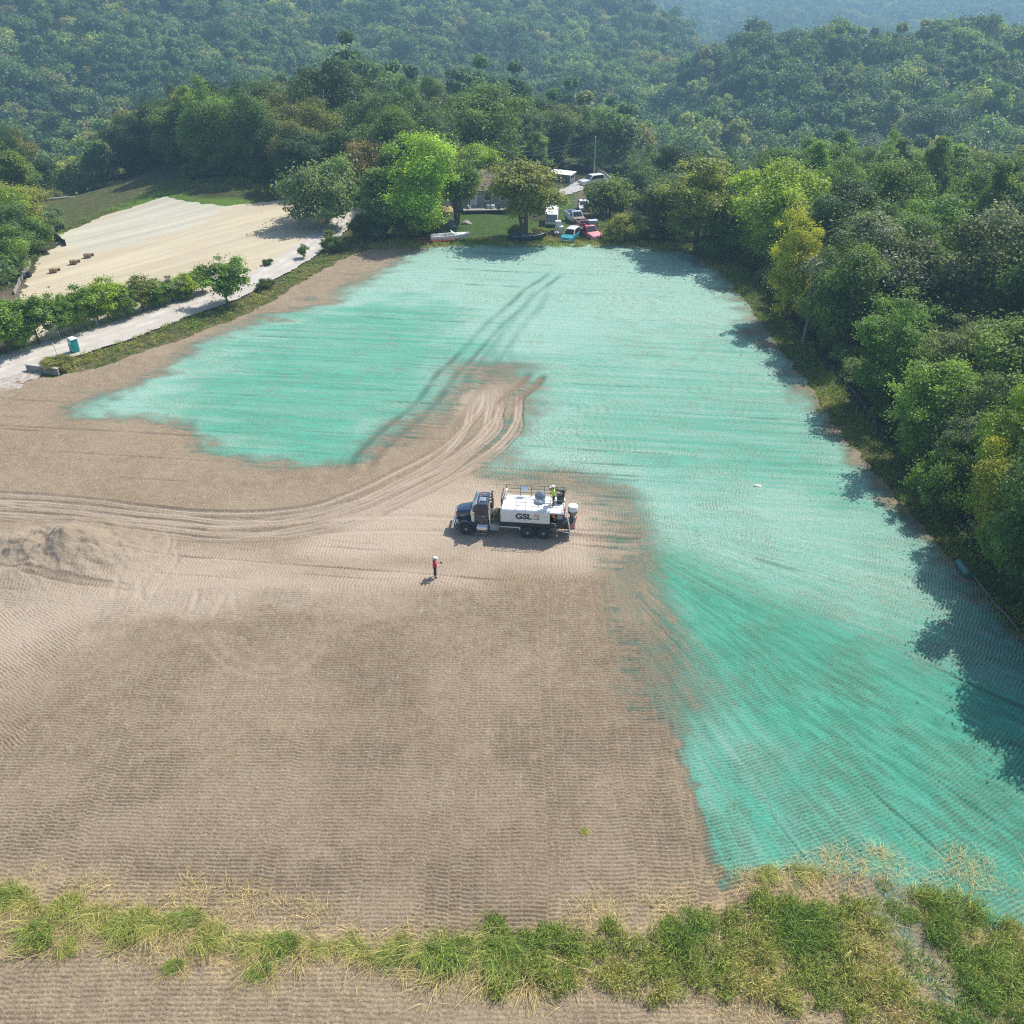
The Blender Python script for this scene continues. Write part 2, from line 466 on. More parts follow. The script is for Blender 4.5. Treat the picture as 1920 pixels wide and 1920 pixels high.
# churned ground where the truck turned
turn = np.exp(-(((RXX - G(925, 690).x) / 4.2) ** 2 + ((RYY - G(925, 690).y) / 6.0) ** 2))
moist = np.maximum(moist, 0.6 * turn * sstep(0.45, 0.6, fbm(RXX * .5, RYY * .3, 77, 3)))
turn2 = np.exp(-(((RXX - G(900, 755).x) / 2.6) ** 2 + ((RYY - G(900, 755).y) / 3.2) ** 2))
dry = np.maximum(dry, 0.95 * turn2); dens *= 1 - 0.8 * turn2; flat = np.maximum(flat, np.maximum(turn2, turn) * 0.8)
dry = np.maximum(dry, 0.9 * sstep(-2.5, 3, poly_sd(GP((520, 1050), (620, 965), (760, 915), (900, 900), (1120, 930), (1180, 1020), (1100, 1060), (850, 1045), (700, 1065))) + nz1 * 5))
dry = np.maximum(dry, 0.8 * sstep(-3, 3, poly_sd(GP((-200, 1010), (200, 1000), (330, 1030), (600, 1060), (900, 1060), (900, 1110), (500, 1130), (200, 1180), (60, 1250), (-200, 1350))) + nz1 * 5))
moist = np.maximum(moist, 0.22 * sstep(0.50, 0.68, fbm(RXX * 0.12 + 4, RYY * 0.12, 61, 4)) * sstep(58, 46, RYY))
# dry straw litter along the near edge
strawm = np.maximum(sstep(-1.2, 2.2, poly_sd(GP((-200, 1610), (150, 1650), (360, 1640), (700, 1740), (1000, 1700), (1330, 1640), (1700, 1620), (2150, 1700), (2150, 2000), (1500, 1920), (1200, 1890), (700, 1870), (350, 1830), (-200, 1800))) + nz1 * 3.5),
                    0.35 * sstep(30, 26, RYY))
# dirt mound
_m = G(105, 1040)
mr = np.hypot((RXX - _m.x) / 6.0, (RYY - _m.y) / 3.6)
moundz = 1.8 * np.exp(-mr ** 2 * 1.4) * (0.35 + 1.3 * fbm(RXX * .55, RYY * .55, 81, 3)) + 0.7 * np.exp(-(((RXX - _m.x + 1.5) / 3.0) ** 2 + ((RYY - _m.y + 4) / 1.5) ** 2))
mound = np.clip(np.exp(-mr ** 2) * 1.3, 0, 1)

# track-pattern weights: 1 along y (near plot), 2 across (around the truck), 3 fan (lower right), 4 turn at the left
w2r = sstep(-0.8, 0.8, poly_sd(GP((-400, 1140), (200, 1112), (500, 1098), (800, 1118), (1080, 1092), (1180, 1030), (1300, 985), (1500, 975), (1750, 1005), (1900, 1100), (2300, 1400)) + [(90, 170), (-110, 170)]) + nz1 * 2)
w3r = sstep(-0.8, 0.8, poly_sd(GP((1165, 1090), (1240, 1030), (1400, 985), (1600, 985), (1760, 1010), (1950, 1180), (2250, 1450), (2250, 1900), (1500, 1700), (1335, 1690), (1305, 1560), (1270, 1420), (1235, 1280), (1195, 1160))) + nz1 * 1.5)
w4r = sstep(-0.5, 0.5, poly_sd(GP((-150, 1160), (130, 1130), (175, 1170), (90, 1290), (20, 1400), (-150, 1500))) + nz1 * 1.5)

# ------------------------------------------------------------------ the tracked field: one finely modelled sheet
NXF, RATIO = 1150, 0.00158
ys = [13.0]
while ys[-1] < 152: ys.append(ys[-1] + 0.034 * (ys[-1] / 24.0) ** 1.0 + 0.004)
ys = np.array(ys, np.float32)
us = np.linspace(-1, 1, NXF, dtype=np.float32)
half = 0.60 * (ys + 24.0)
FX = us[None, :] * half[:, None]; FY = np.repeat(ys[:, None], NXF, 1)
a1, a2 = samp(w2r, FX, FY), samp(w3r, FX, FY)
a4 = samp(w4r, FX, FY)
amp_px = np.clip(1.25 - (FY - 20) / 190, 0.5, 1)

def cleats(u, v, seed, pitch=0.235, width=0.64, pj=1.0, edge=0.6):
    wob = (vnoise(u * 0.18, v * 0.18, seed) - 0.5) * 0.9
    vv = v + wob * 0.5
    col = np.floor(vv / width)
    ph = _hash(col, np.zeros_like(col), seed + 3)
    tilt = (_hash(col, np.zeros_like(col) + 1, seed + 5) - 0.5) * 0.25
    uu = u + wob * 0.3 + ph * pitch * pj + tilt * (vv - col * width)
    c = 1 - (0.5 + 0.5 * np.cos(2 * PI * uu / pitch)) ** 2.2
    e = np.abs(vv / width - col - 0.5) * 2
    ed = sstep(0.86, 1.0, e)
    return c * (1 - ed) + edge * ed

def rot(x, y, a):
    a = rad(a); return x * math.cos(a) + y * math.sin(a), -x * math.sin(a) + y * math.cos(a)
c1 = cleats(FY + 0.05 * fbm(FX * 1.2, FY * 1.2, 13, 2), FX, 11, 0.25, 0.64, 0.35, 0.3)
u2, v2 = rot(FX, FY, -7)
c2 = cleats(u2, v2, 23, 0.27, 0.62)
_c = G(1010, 930)
rr = np.hypot(FX - _c.x, FY - _c.y); th = np.arctan2(FY - _c.y, FX - _c.x)
c3 = cleats(rr, th * 24, 37, 0.24, 0.64)
c4 = cleats(*rot(FX, FY, 55), 41)
cl = c1
cl = cl * (1 - a1) + c2 * a1
cl = cl * (1 - a2) + c3 * a2
cl = cl * (1 - a4) + c4 * a4
wear = 0.42 + 0.58 * sstep(0.30, 0.62, fbm(FX * 0.35, FY * 0.35, 51, 4)) * (0.6 + 0.4 * sstep(.25, .6, vnoise(FX * 1.7, FY * 1.7, 53)))
wear = wear * (1 - 0.55 * sstep(28.5, 26.5, FY))
fl = samp(flat, FX, FY); DRY = samp(dry, FX, FY); MOI = samp(moist, FX, FY); DEN = samp(dens, FX, FY); RZ = np.zeros_like(FX)
for (s_, env_, offs, w_, dep, dv, mv, wipe, fv, y0_, y1_) in RUTS:
    r0, r1 = np.searchsorted(ys, [y0_, y1_]); r1 = max(r1, r0 + 2); sl = slice(r0, r1)
    S_ = samp(s_, FX[sl], FY[sl]); E_ = samp(env_, FX[sl], FY[sl])
    for o in offs:
        g = np.exp(-((S_ - o) / w_) ** 2) * E_
        lip = (np.exp(-((S_ - o - 1.9 * w_) / (0.6 * w_)) ** 2) + np.exp(-((S_ - o + 1.9 * w_) / (0.6 * w_)) ** 2)) * E_
        RZ[sl] = np.where(g > 0.25, np.minimum(RZ[sl], 0), RZ[sl]); RZ[sl] = np.where(g > 0.03, np.minimum(RZ[sl], -dep * g), RZ[sl]); RZ[sl] += 0.45 * dep * lip * (g < .3)
        DRY[sl] = np.maximum(DRY[sl], dv * g); MOI[sl] = np.maximum(MOI[sl] * (1 - dv * g), np.maximum(mv * g * (dv < .1), 0.8 * mv * lip * (dv > .1)))
        fl[sl] = np.maximum(fl[sl], fv * np.clip(g * 1.3, 0, 1)); DEN[sl] *= 1 - wipe * g
mo_ = samp(mound, FX, FY)
clod = fbm(FX * 5.5, FY * 5.5, 71, 2) - 0.5
clod2 = vnoise(FX * 13, FY * 13, 73) - 0.5
und = (fbm(FX / 9, FY / 9, 91, 3) - 0.5) * 0.30
FZ = 0.03 + und + 0.115 * cl * wear * (1 - fl) * (1 - 0.8 * mo_) * amp_px + 0.045 * clod + 0.022 * clod2
seam = vnoise(v2 * 2.6 + 40, u2 * 0.05, 93) * a1 * (1 - a2) + vnoise(th * 60, rr * 0.05, 95) * a2
sm = sstep(0.84, 0.96, seam) * (1 - fl)
FZ -= 0.07 * sm
MOI = np.maximum(MOI, 0.9 * sm * sstep(.3, .7, vnoise(FX * .4, FY * .4, 98)))
FZ += RZ + samp(moundz, FX, FY)
DRY *= 1 - 0.9 * np.clip(mo_, 0, 1)
FZ += mo_ * 0.5 * (fbm(FX * 1.8, FY * 1.8, 97, 3) - 0.5)
sdf = samp(sd_field, FX, FY) + (fbm(FX * 0.8, FY * 0.8, 99, 3) - 0.5) * 1.2
fr = np.arange(len(ys) - 1)[:, None] * NXF + np.arange(NXF - 1)[None, :]
keep = (sdf[:-1, :-1] > 0)
fr = fr[keep]
FF = np.stack([fr, fr + 1, fr + 1 + NXF, fr + NXF], 1)
used = np.zeros(FX.size, bool); used[FF.ravel()] = True
remap = np.cumsum(used) - 1
FF = remap[FF]
sel = lambda A: A.ravel()[used]
field_attr = {"dens": sel(DEN), "sat": sel(samp(sat, FX, FY)), "dry": sel(DRY), "moist": sel(MOI),
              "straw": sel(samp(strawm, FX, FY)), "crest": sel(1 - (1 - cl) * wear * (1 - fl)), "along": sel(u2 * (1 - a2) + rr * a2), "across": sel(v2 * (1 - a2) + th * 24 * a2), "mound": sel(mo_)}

m_field, nt, b = newmat("tracked_soil")
A = {k: attr(nt, k).outputs["Fac"] for k in field_attr}
co = objco(nt)
n_big = noise(nt, co, 0.12, 4); n_mid = noise(nt, co, 0.9, 5, 0.65); n_fine = noise(nt, co, 7.0, 4, 0.7); n_grit = noise(nt, co, 26.0, 3, 0.7)
cmb = nt.nodes.new("ShaderNodeCombineXYZ")
nt.links.new(mathn(nt, 'MULTIPLY', A["along"], 0.045), cmb.inputs[0]); nt.links.new(mathn(nt, 'MULTIPLY', A["across"], 1.25), cmb.inputs[1])
n_str = noise(nt, cmb.outputs[0], 1.0, 4, 0.6)
cmb2 = nt.nodes.new("ShaderNodeCombineXYZ")
nt.links.new(mathn(nt, 'MULTIPLY', A["along"], 0.35), cmb2.inputs[0]); nt.links.new(mathn(nt, 'MULTIPLY', A["across"], 2.2), cmb2.inputs[1])
n_str2 = noise(nt, cmb2.outputs[0], 1.0, 4, 0.65)
soil = mixc(nt, maprange(nt, n_big, 0.35, 0.65), (0.278, 0.212, 0.138), (0.235, 0.175, 0.112))
soil = mixc(nt, mathn(nt, 'MULTIPLY', maprange(nt, n_mid, 0.40, 0.70), 0.62), soil, (0.33, 0.264, 0.184))
soil = mixc(nt, maprange(nt, n_fine, 0.52, 0.70), soil, (0.42, 0.338, 0.243))
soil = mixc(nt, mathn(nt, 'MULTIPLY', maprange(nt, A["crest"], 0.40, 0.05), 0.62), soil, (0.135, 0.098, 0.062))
soil = mixc(nt, mathn(nt, 'MULTIPLY', maprange(nt, n_fine, 0.42, 0.30), 0.6), soil, (0.19, 0.135, 0.095))
soil = mixc(nt, mathn(nt, 'MULTIPLY', A["mound"], 0.7), soil, (0.285, 0.230, 0.168))
soil = mixc(nt, mathn(nt, 'MULTIPLY', A["dry"], 0.85), soil, (0.48, 0.392, 0.300))
soil = mixc(nt, mathn(nt, 'MULTIPLY', A["moist"], 0.8), soil, (0.165, 0.115, 0.080))
strawc = mixc(nt, maprange(nt, n_fine, 0.35, 0.65), (0.27, 0.19, 0.10), (0.52, 0.41, 0.23))
soil = mixc(nt, mathn(nt, 'MULTIPLY', A["straw"], maprange(nt, n_mid, 0.40, 0.62, 0.1, 0.95)), soil, strawc)
soil = mixc(nt, maprange(nt, n_grit, 0.61, 0.69), soil, (0.66, 0.60, 0.52))
gsat = mixc(nt, maprange(nt, n_str2, 0.35, 0.65), (0.042, 0.262, 0.175), (0.078, 0.390, 0.275))
gpale = mixc(nt, maprange(nt, n_fine, 0.35, 0.65), (0.205, 0.400, 0.318), (0.365, 0.535, 0.455))
sf = mathn(nt, 'ADD', A["sat"], mathn(nt, 'MULTIPLY', mathn(nt, 'SUBTRACT', n_str, 0.5), 1.25))
sf = mathn(nt, 'ADD', sf, mathn(nt, 'MULTIPLY', mathn(nt, 'SUBTRACT', n_str2, 0.5), 1.0))
sf = mathn(nt, 'ADD', sf, mathn(nt, 'MULTIPLY', mathn(nt, 'SUBTRACT', n_big, 0.5), 0.3))
sf = mathn(nt, 'ADD', sf, mathn(nt, 'MULTIPLY', mathn(nt, 'SUBTRACT', n_fine, 0.5), 0.45))
green = mixc(nt, maprange(nt, sf, -0.1, 1.1), gpale, gsat)
green = mixc(nt, maprange(nt, A["dens"], 0.25, 0.85), (0.105, 0.160, 0.120), green)
green = mixc(nt, mathn(nt, 'MULTIPLY', A["moist"], 0.75), green, (0.045, 0.145, 0.105))
green = mixc(nt, mathn(nt, 'MULTIPLY', maprange(nt, n_fine, 0.42, 0.25), 0.6), green, (0.05, 0.16, 0.12))
g = mathn(nt, 'ADD', A["dens"], mathn(nt, 'MULTIPLY', mathn(nt, 'SUBTRACT', n_mid, 0.5), 0.12))
g = mathn(nt, 'ADD', g, mathn(nt, 'MULTIPLY', mathn(nt, 'SUBTRACT', n_fine, 0.5), 0.9))
g = mathn(nt, 'ADD', g, mathn(nt, 'MULTIPLY', mathn(nt, 'SUBTRACT', n_str2, 0.5), 0.45))
g = mathn(nt, 'ADD', g, mathn(nt, 'MULTIPLY', A["crest"], 0.12))
tz = mathn(nt, 'MULTIPLY', mathn(nt, 'MULTIPLY', A["dens"], mathn(nt, 'SUBTRACT', 1.0, A["dens"])), 4.0)
wisp = mathn(nt, 'ADD', mathn(nt, 'MULTIPLY', mathn(nt, 'SUBTRACT', n_str2, 0.5), 1.3), mathn(nt, 'ADD', mathn(nt, 'MULTIPLY', mathn(nt, 'SUBTRACT', n_str, 0.5), 0.9), mathn(nt, 'MULTIPLY', mathn(nt, 'SUBTRACT', n_mid, 0.5), 0.9)))
g = mathn(nt, 'ADD', g, mathn(nt, 'MULTIPLY', tz, wisp))
gm = mathn(nt, 'MULTIPLY', maprange(nt, g, 0.12, 0.72), maprange(nt, A["dens"], 0.0, 0.25))
gm = mathn(nt, 'MULTIPLY', gm, 0.93)
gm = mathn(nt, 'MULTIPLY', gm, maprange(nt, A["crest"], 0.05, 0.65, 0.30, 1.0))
gm = mathn(nt, 'MULTIPLY', gm, maprange(nt, n_fine, 0.30, 0.44, 0.50, 1.0))
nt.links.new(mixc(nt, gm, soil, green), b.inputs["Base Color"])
b.inputs["Roughness"].default_value = 0.95
b.inputs["Specular IOR Level"].default_value = 0.15
bp = N(nt, "ShaderNodeBump", Strength=1.0, Distance=0.09)
nt.links.new(mathn(nt, 'ADD', n_fine, mathn(nt, 'MULTIPLY', n_grit, 0.5)), bp.inputs["Height"]); nt.links.new(bp.outputs[0], b.inputs["Normal"])
V = np.stack([FX.ravel()[used], FY.ravel()[used], FZ.ravel()[used]], 1)
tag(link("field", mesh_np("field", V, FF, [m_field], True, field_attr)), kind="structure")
_fz = np.where(sdf > 0, FZ, 0)
def field_z(x, y):
    i = int(np.clip(np.searchsorted(ys, y), 1, len(ys) - 1)); h_ = half[i]
    j = int(np.clip((x / h_ + 1) / 2 * (NXF - 1), 2, NXF - 3))
    return float(np.median(FZ[max(0, i - 2):i + 3, j - 2:j + 3]))
del FX, FY, c1, c2, c3, c4, cl, clod, clod2, u2, v2, rr, th

# ------------------------------------------------------------------ ground sheet to the horizon
STRAW = GP((35, 560), (60, 500), (105, 458), (110, 440), (190, 405), (310, 367), (345, 378), (420, 388), (510, 377), (560, 372), (592, 385), (612, 408), (600, 428), (560, 462), (520, 492), (470, 520), (430, 545), (300, 600), (150, 650), (40, 690))
ROADC = [(-330, 810), (-150, 738), (0, 689), (90, 661), (170, 638), (250, 612), (330, 583), (400, 561), (450, 538), (500, 513), (550, 485), (600, 448), (640, 415), (672, 386), (700, 360), (722, 338)]
LAWN = GP((770, 445), (840, 395), (920, 398), (1040, 420), (1045, 395), (1050, 350), (1082, 348), (1090, 380), (1100, 430), (1060, 452), (900, 452))
LUSH = GP((180, 415), (250, 375), (310, 352), (380, 372), (480, 372), (500, 385), (420, 395), (320, 372), (200, 412))
DRIVE = [(1010, 372), (1052, 362), (1078, 353), (1098, 341), (1125, 336), (1165, 330)]
YARDD = GP((1080, 352), (1110, 345), (1130, 380), (1110, 420), (1085, 400))
sd_straw = poly_sd(STRAW)
ROADW = [G2(*p) for p in ROADC]
sroad = path_sd(smooth_path(ROADW, 5))[0]
ra = np.concatenate([np.arange(-50, 50, 0.45), np.arange(50, 310, 5.0)]) * PI / 180
rd = np.concatenate([np.linspace(0.5, 20, 8), np.arange(21, 260, 1.6), np.geomspace(262, 6500, 110)])
AA, DD = np.meshgrid(ra, rd)
GXv = DD * np.sin(AA); GYv = DD * np.cos(AA); GZv = H(GXv, GYv)
inside_r = (GXv > RX0 + 1) & (GXv < RX1 - 1) & (GYv > RY0 + 1) & (GYv < RY1 - 1)
dipf = np.where(inside_r, samp(sd_field, GXv, GYv), -5)
GZv = GZv - 0.55 * sstep(0.3, 2.2, dipf)
GZv = GZv + np.where(dipf < 0, (fbm(GXv * 0.35, GYv * 0.35, 12, 3) - 0.5) * 0.25 - 0.05, 0) * sstep(20, 30, DD)
GZv = np.where(inside_r & (samp(sd_straw, GXv, GYv) > -0.5), np.minimum(GZv, H(GXv, GYv) - 0.12), GZv)
GZv = np.where(inside_r & (np.abs(samp(sroad, GXv, GYv)) < 4.6), np.minimum(GZv, H(GXv, GYv) - 0.12), GZv)
na = len(ra)
ii = np.arange(len(rd) - 1)[:, None] * na + np.arange(na)[None, :]
i2 = np.arange(len(rd) - 1)[:, None] * na + (np.arange(na)[None, :] + 1) % na
GF = np.stack([ii, ii + na, i2 + na, i2], 2).reshape(-1, 4)
lawn = np.where(inside_r, samp(sstep(-1.5, 1.5, poly_sd(LAWN)), GXv, GYv), 0)
lush = np.where(inside_r, samp(sstep(-1.5, 1.5, poly_sd(LUSH)), GXv, GYv), 0)
bare = np.where(inside_r, samp(np.maximum(sstep(-1.5, 1.5, poly_sd(YARDD)), sstep(-2, 2, poly_sd(GP((-60, 700), (-60, 560), (30, 540), (70, 500), (110, 480), (40, 600))))), GXv, GYv), 0)
open_ = np.where(inside_r, samp(np.maximum(sstep(-3, 3, poly_sd(GP((100, 460), (60, 380), (200, 345), (330, 310), (520, 330), (560, 375), (310, 365), (120, 440)))), sstep(7, 4, np.abs(sroad))), GXv, GYv), 0)
edge_ = sstep(-5.5, -0.2, dipf)
m_ground, nt, b = newmat("rough_grass")
co = objco(nt)
A = {k: attr(nt, k).outputs["Fac"] for k in ("lawn", "lush", "bare", "open", "edge")}
n1 = noise(nt, co, 0.08, 4); n2 = noise(nt, co, 0.9, 5, 0.65); n3 = noise(nt, co, 6, 4, 0.7)
c = mixc(nt, maprange(nt, n1, 0.35, 0.65), (0.050, 0.060, 0.022), (0.075, 0.068, 0.032))
gr = mixc(nt, maprange(nt, n2, 0.35, 0.65), (0.072, 0.105, 0.028), (0.17, 0.155, 0.062))
c = mixc(nt, A["open"], c, gr)
ed = mixc(nt, maprange(nt, n2, 0.40, 0.62), (0.070, 0.115, 0.026), (0.25, 0.195, 0.10))
c = mixc(nt, A["edge"], c, ed)
c = mixc(nt, A["lawn"], c, mixc(nt, maprange(nt, n2, 0.35, 0.65), (0.055, 0.125, 0.024), (0.10, 0.155, 0.038)))
c = mixc(nt, A["lush"], c, mixc(nt, maprange(nt, n2, 0.35, 0.65), (0.115, 0.22, 0.025), (0.16, 0.25, 0.04)))
c = mixc(nt, A["bare"], c, (0.22, 0.17, 0.13))
c = mixc(nt, maprange(nt, n3, 0.25, 0.75), mixc(nt, 0.45, c, (0.02, 0.025, 0.01)), c)
nt.links.new(c, b.inputs["Base Color"]); b.inputs["Roughness"].default_value = 1.0; b.inputs["Specular IOR Level"].default_value = 0.1
bp = N(nt, "ShaderNodeBump", Strength=1.0, Distance=0.25)
nt.links.new(mathn(nt, 'ADD', n3, n2), bp.inputs["Height"]); nt.links.new(bp.outputs[0], b.inputs["Normal"])
V = np.stack([GXv.ravel(), GYv.ravel(), GZv.ravel()], 1)
tag(link("ground", mesh_np("ground", V, GF, [m_ground], True, {"lawn": lawn.ravel(), "lush": lush.ravel(), "bare": bare.ravel(), "open": open_.ravel(), "edge": edge_.ravel()})), kind="structure")

def sheet(name, x0, x1, y0, y1, step, maskf, zf, m, attrs=None):
    X, Y = np.meshgrid(np.arange(x0, x1, step), np.arange(y0, y1, step))
    k = maskf(X, Y)
    Z = zf(X, Y)
    nx = X.shape[1]
    f = np.arange(X.shape[0] - 1)[:, None] * nx + np.arange(nx - 1)[None, :]
    f = f[k[:-1, :-1]]
    F = np.stack([f, f + 1, f + 1 + nx, f + nx], 1)
    u = np.zeros(X.size, bool); u[F.ravel()] = True; rm = np.cumsum(u) - 1
    V = np.stack([X.ravel()[u], Y.ravel()[u], Z.ravel()[u]], 1)
    at = {n: fn(X, Y).ravel()[u] for n, fn in (attrs or {}).items()}
    return tag(link(name, mesh_np(name, V, rm[F], [m], True, at)), kind="structure")

# straw-matted lower plot
m_straw, nt, b = newmat("straw_mat")
co = objco(nt)
mp0 = nt.nodes.new("ShaderNodeMapping"); mp0.inputs["Rotation"].default_value = (0, 0, rad(-52)); nt.links.new(co, mp0.inputs["Vector"])
mp = nt.nodes.new("ShaderNodeMapping"); mp.inputs["Scale"].default_value = (0.035, 0.55, 1)
nt.links.new(mp0.outputs[0], mp.inputs["Vector"])
ns = noise(nt, mp.outputs[0], 1.0, 4, 0.6); nf = noise(nt, co, 4.0, 4, 0.7); nb = noise(nt, co, 0.1, 3)
zone = attr(nt, "zone").outputs["Fac"]
c = mixc(nt, maprange(nt, ns, 0.30, 0.70), (0.41, 0.35, 0.245), (0.51, 0.445, 0.32))
c = mixc(nt, zone, c, mixc(nt, maprange(nt, ns, 0.3, 0.7), (0.38, 0.36, 0.285), (0.48, 0.465, 0.37)))
c = mixc(nt, mathn(nt, 'MULTIPLY', maprange(nt, nf, 0.48, 0.28), 0.4), c, (0.24, 0.19, 0.12))
nt.links.new(c, b.inputs["Base Color"]); b.inputs["Roughness"].default_value = 0.95; b.inputs["Specular IOR Level"].default_value = 0.15
bp = N(nt, "ShaderNodeBump", Strength=0.6, Distance=0.06); nt.links.new(mathn(nt, 'ADD', nf, ns), bp.inputs["Height"]); nt.links.new(bp.outputs[0], b.inputs["Normal"])
zr = sstep(-2, 2, poly_sd(GP((100, 455), (110, 440), (310, 360), (420, 385), (350, 430), (150, 478))) + nz1 * 6)
sheet("straw_plot", -110, -20, 85, 195, 0.3, lambda X, Y: (samp(sd_straw, X, Y) + (vnoise(X * .6, Y * .6, 4) - .5) * 1.2 > 0) & (np.abs(samp(sroad, X, Y)) > 1.9),
      lambda X, Y: H(X, Y) - 0.03 + 0.06 * (fbm(X * .3, Y * .3, 8, 3) - .5), m_straw, {"zone": lambda X, Y: samp(zr, X, Y)})

# gravel lane
m_road, nt, b = newmat("pale_gravel")
co = objco(nt); lat = attr(nt, "lat").outputs["Fac"]
nf = noise(nt, co, 9, 4, 0.7); nb = noise(nt, co, 0.5, 4)
c = mixc(nt, maprange(nt, nb, 0.3, 0.7), (0.42, 0.39, 0.34), (0.53, 0.495, 0.44))
wl = mathn(nt, 'ABSOLUTE', mathn(nt, 'SUBTRACT', mathn(nt, 'ABSOLUTE', lat), 0.85))
c = mixc(nt, mathn(nt, 'MULTIPLY', maprange(nt, wl, 0.25, 0.75), 0.65), c, mixc(nt, maprange(nt, nf, .3, .7), (0.34, 0.31, 0.27), (0.50, 0.46, 0.41)))
nt.links.new(c, b.inputs["Base Color"]); b.inputs["Roughness"].default_value = 0.95; b.inputs["Specular IOR Level"].default_value = 0.2
bp = N(nt, "ShaderNodeBump", Strength=0.6, Distance=0.04); nt.links.new(nf, bp.inputs["Height"]); nt.links.new(bp.outputs[0], b.inputs["Normal"])
sheet("gravel_road", -105, -10, 70, 199, 0.2, lambda X, Y: (np.abs(samp(sroad, X, Y)) < 2.5 + 1.0 * sstep(130, 95, Y) + 0.6 * (fbm(X * .7, Y * .7, 6, 3) - .5)),
      lambda X, Y: H(X, Y) + 0.07 - 0.05 * np.exp(-((np.abs(samp(sroad, X, Y)) - 0.85) / .3) ** 2), m_road, {"lat": lambda X, Y: samp(sroad, X, Y) + (vnoise(X * .3, Y * .3, 3) - .5) * .3})
sdrive = path_sd(smooth_path([G2(*p) for p in DRIVE], 5))[0]
m_drive = mat("grey_gravel", (0.36, 0.35, 0.34), 0.95, var=0.3, scale=2, bump=0.5)
sheet("gravel_drive", 5, 60, 150, 242, 0.4, lambda X, Y: np.abs(samp(sdrive, X, Y)) < 1.9 + 0.8 * (fbm(X * .6, Y * .6, 6, 2) - .5), lambda X, Y: H(X, Y) + 0.10, m_drive)
spull = poly_sd(GP((-40, 712), (10, 700), (60, 690), (110, 705), (60, 720), (0, 745), (-60, 760)))
sheet("gravel_apron", -80, -40, 75, 105, 0.15, lambda X, Y: (samp(spull, X, Y) + (fbm(X * .9, Y * .9, 16, 4) - .5) * 5 - .8 > 0) & (np.abs(samp(sroad, X, Y)) > 2.9),
      lambda X, Y: H(X, Y) + 0.05, mat("pale_rubble", (0.37, 0.325, 0.275), 0.95, var=0.3, scale=2, bump=0.6))
# ================================================================== TREES
def leaf_material(name, silver=False, far=False):
    m, nt, b = newmat(name)
    t = attr(nt, "tint").outputs["Fac"]
    oi = nt.nodes.new("ShaderNodeObjectInfo")
    if far:
        r = nt.nodes.new("ShaderNodeValToRGB"); nt.links.new(oi.outputs["Random"], r.inputs[0])
        cr = r.color_ramp
        cols = [(0.0, (0.073, 0.135, 0.062)), (0.22, (0.107, 0.189, 0.071)), (0.42, (0.082, 0.155, 0.083)), (0.60, (0.154, 0.240, 0.083)), (0.78, (0.107, 0.203, 0.090)), (0.90, (0.268, 0.338, 0.102)), (0.97, (0.276, 0.254, 0.125)), (1.0, (0.130, 0.227, 0.099))]
        cr.elements[0].position = 0; cr.elements[0].color = (*cols[0][1], 1)
        cr.elements[1].position = 1; cr.elements[1].color = (*cols[-1][1], 1)
        for p, c in cols[1:-1]:
            e = cr.elements.new(p); e.color = (*c, 1)
        base = mixc(nt, 1.0, r.outputs[0], mixc(nt, attr(nt, 'tone', 'INSTANCER').outputs['Fac'], (.62, .68, .74), (1.42, 1.34, 1.15)), 'MULTIPLY')
    else:
        base = oi.outputs["Color"]
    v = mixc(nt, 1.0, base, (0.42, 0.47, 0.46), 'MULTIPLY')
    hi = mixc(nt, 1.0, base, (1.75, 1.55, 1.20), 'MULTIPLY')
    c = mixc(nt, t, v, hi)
    if silver:
        c = mixc(nt, maprange(nt, t, 0.62, 0.80), c, (0.30, 0.33, 0.30))
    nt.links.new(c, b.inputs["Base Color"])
    b.inputs["Roughness"].default_value = 0.5; b.inputs["Specular IOR Level"].default_value = 0.35
    tr = nt.nodes.new("ShaderNodeBsdfTranslucent")
    nt.links.new(mixc(nt, 1.0, c, (1.25, 1.35, 0.55), 'MULTIPLY'), tr.inputs[0])
    mx = nt.nodes.new("ShaderNodeMixShader"); mx.inputs[0].default_value = 0.38
    nt.links.new(b.outputs[0], mx.inputs[1]); nt.links.new(tr.outputs[0], mx.inputs[2])
    nt.links.new(mx.outputs[0], nt.nodes["Material Output"].inputs[0])
    return m

M_LEAF = leaf_material("leaf"); M_SILVER = leaf_material("silver_leaf", silver=True); M_FAR = leaf_material("distant_leaf", far=True)
M_BARK = mat("bark", (0.115, 0.09, 0.07), 0.95, var=0.35, scale=4, bump=0.8)
M_DEADWOOD = mat("dead_wood", (0.24, 0.21, 0.18), 0.95, var=0.3, scale=4, bump=0.6)

def unit(v): return v / (np.linalg.norm(v, axis=1, keepdims=True) + 1e-9)

def leaf_quads(P, Nn, size, rng, asp=0.6):
    n = len(P)
    t = unit(np.cross(Nn, rng.normal(size=(n, 3))))
    bt = np.cross(Nn, t)
    s = (size * rng.uniform(0.6, 1.35, (n, 1)))
    V = np.empty((n, 4, 3), np.float32)
    V[:, 0] = P - t * s; V[:, 1] = P + bt * s * asp; V[:, 2] = P + t * s; V[:, 3] = P - bt * s * asp
    V[:, 2] -= np.array([0, 0, 1]) * s * 0.25; V[:, 0] -= np.array([0, 0, 1]) * s * 0.12
    F = np.arange(n * 4, dtype=np.int32).reshape(n, 4)
    return V.reshape(-1, 3), F

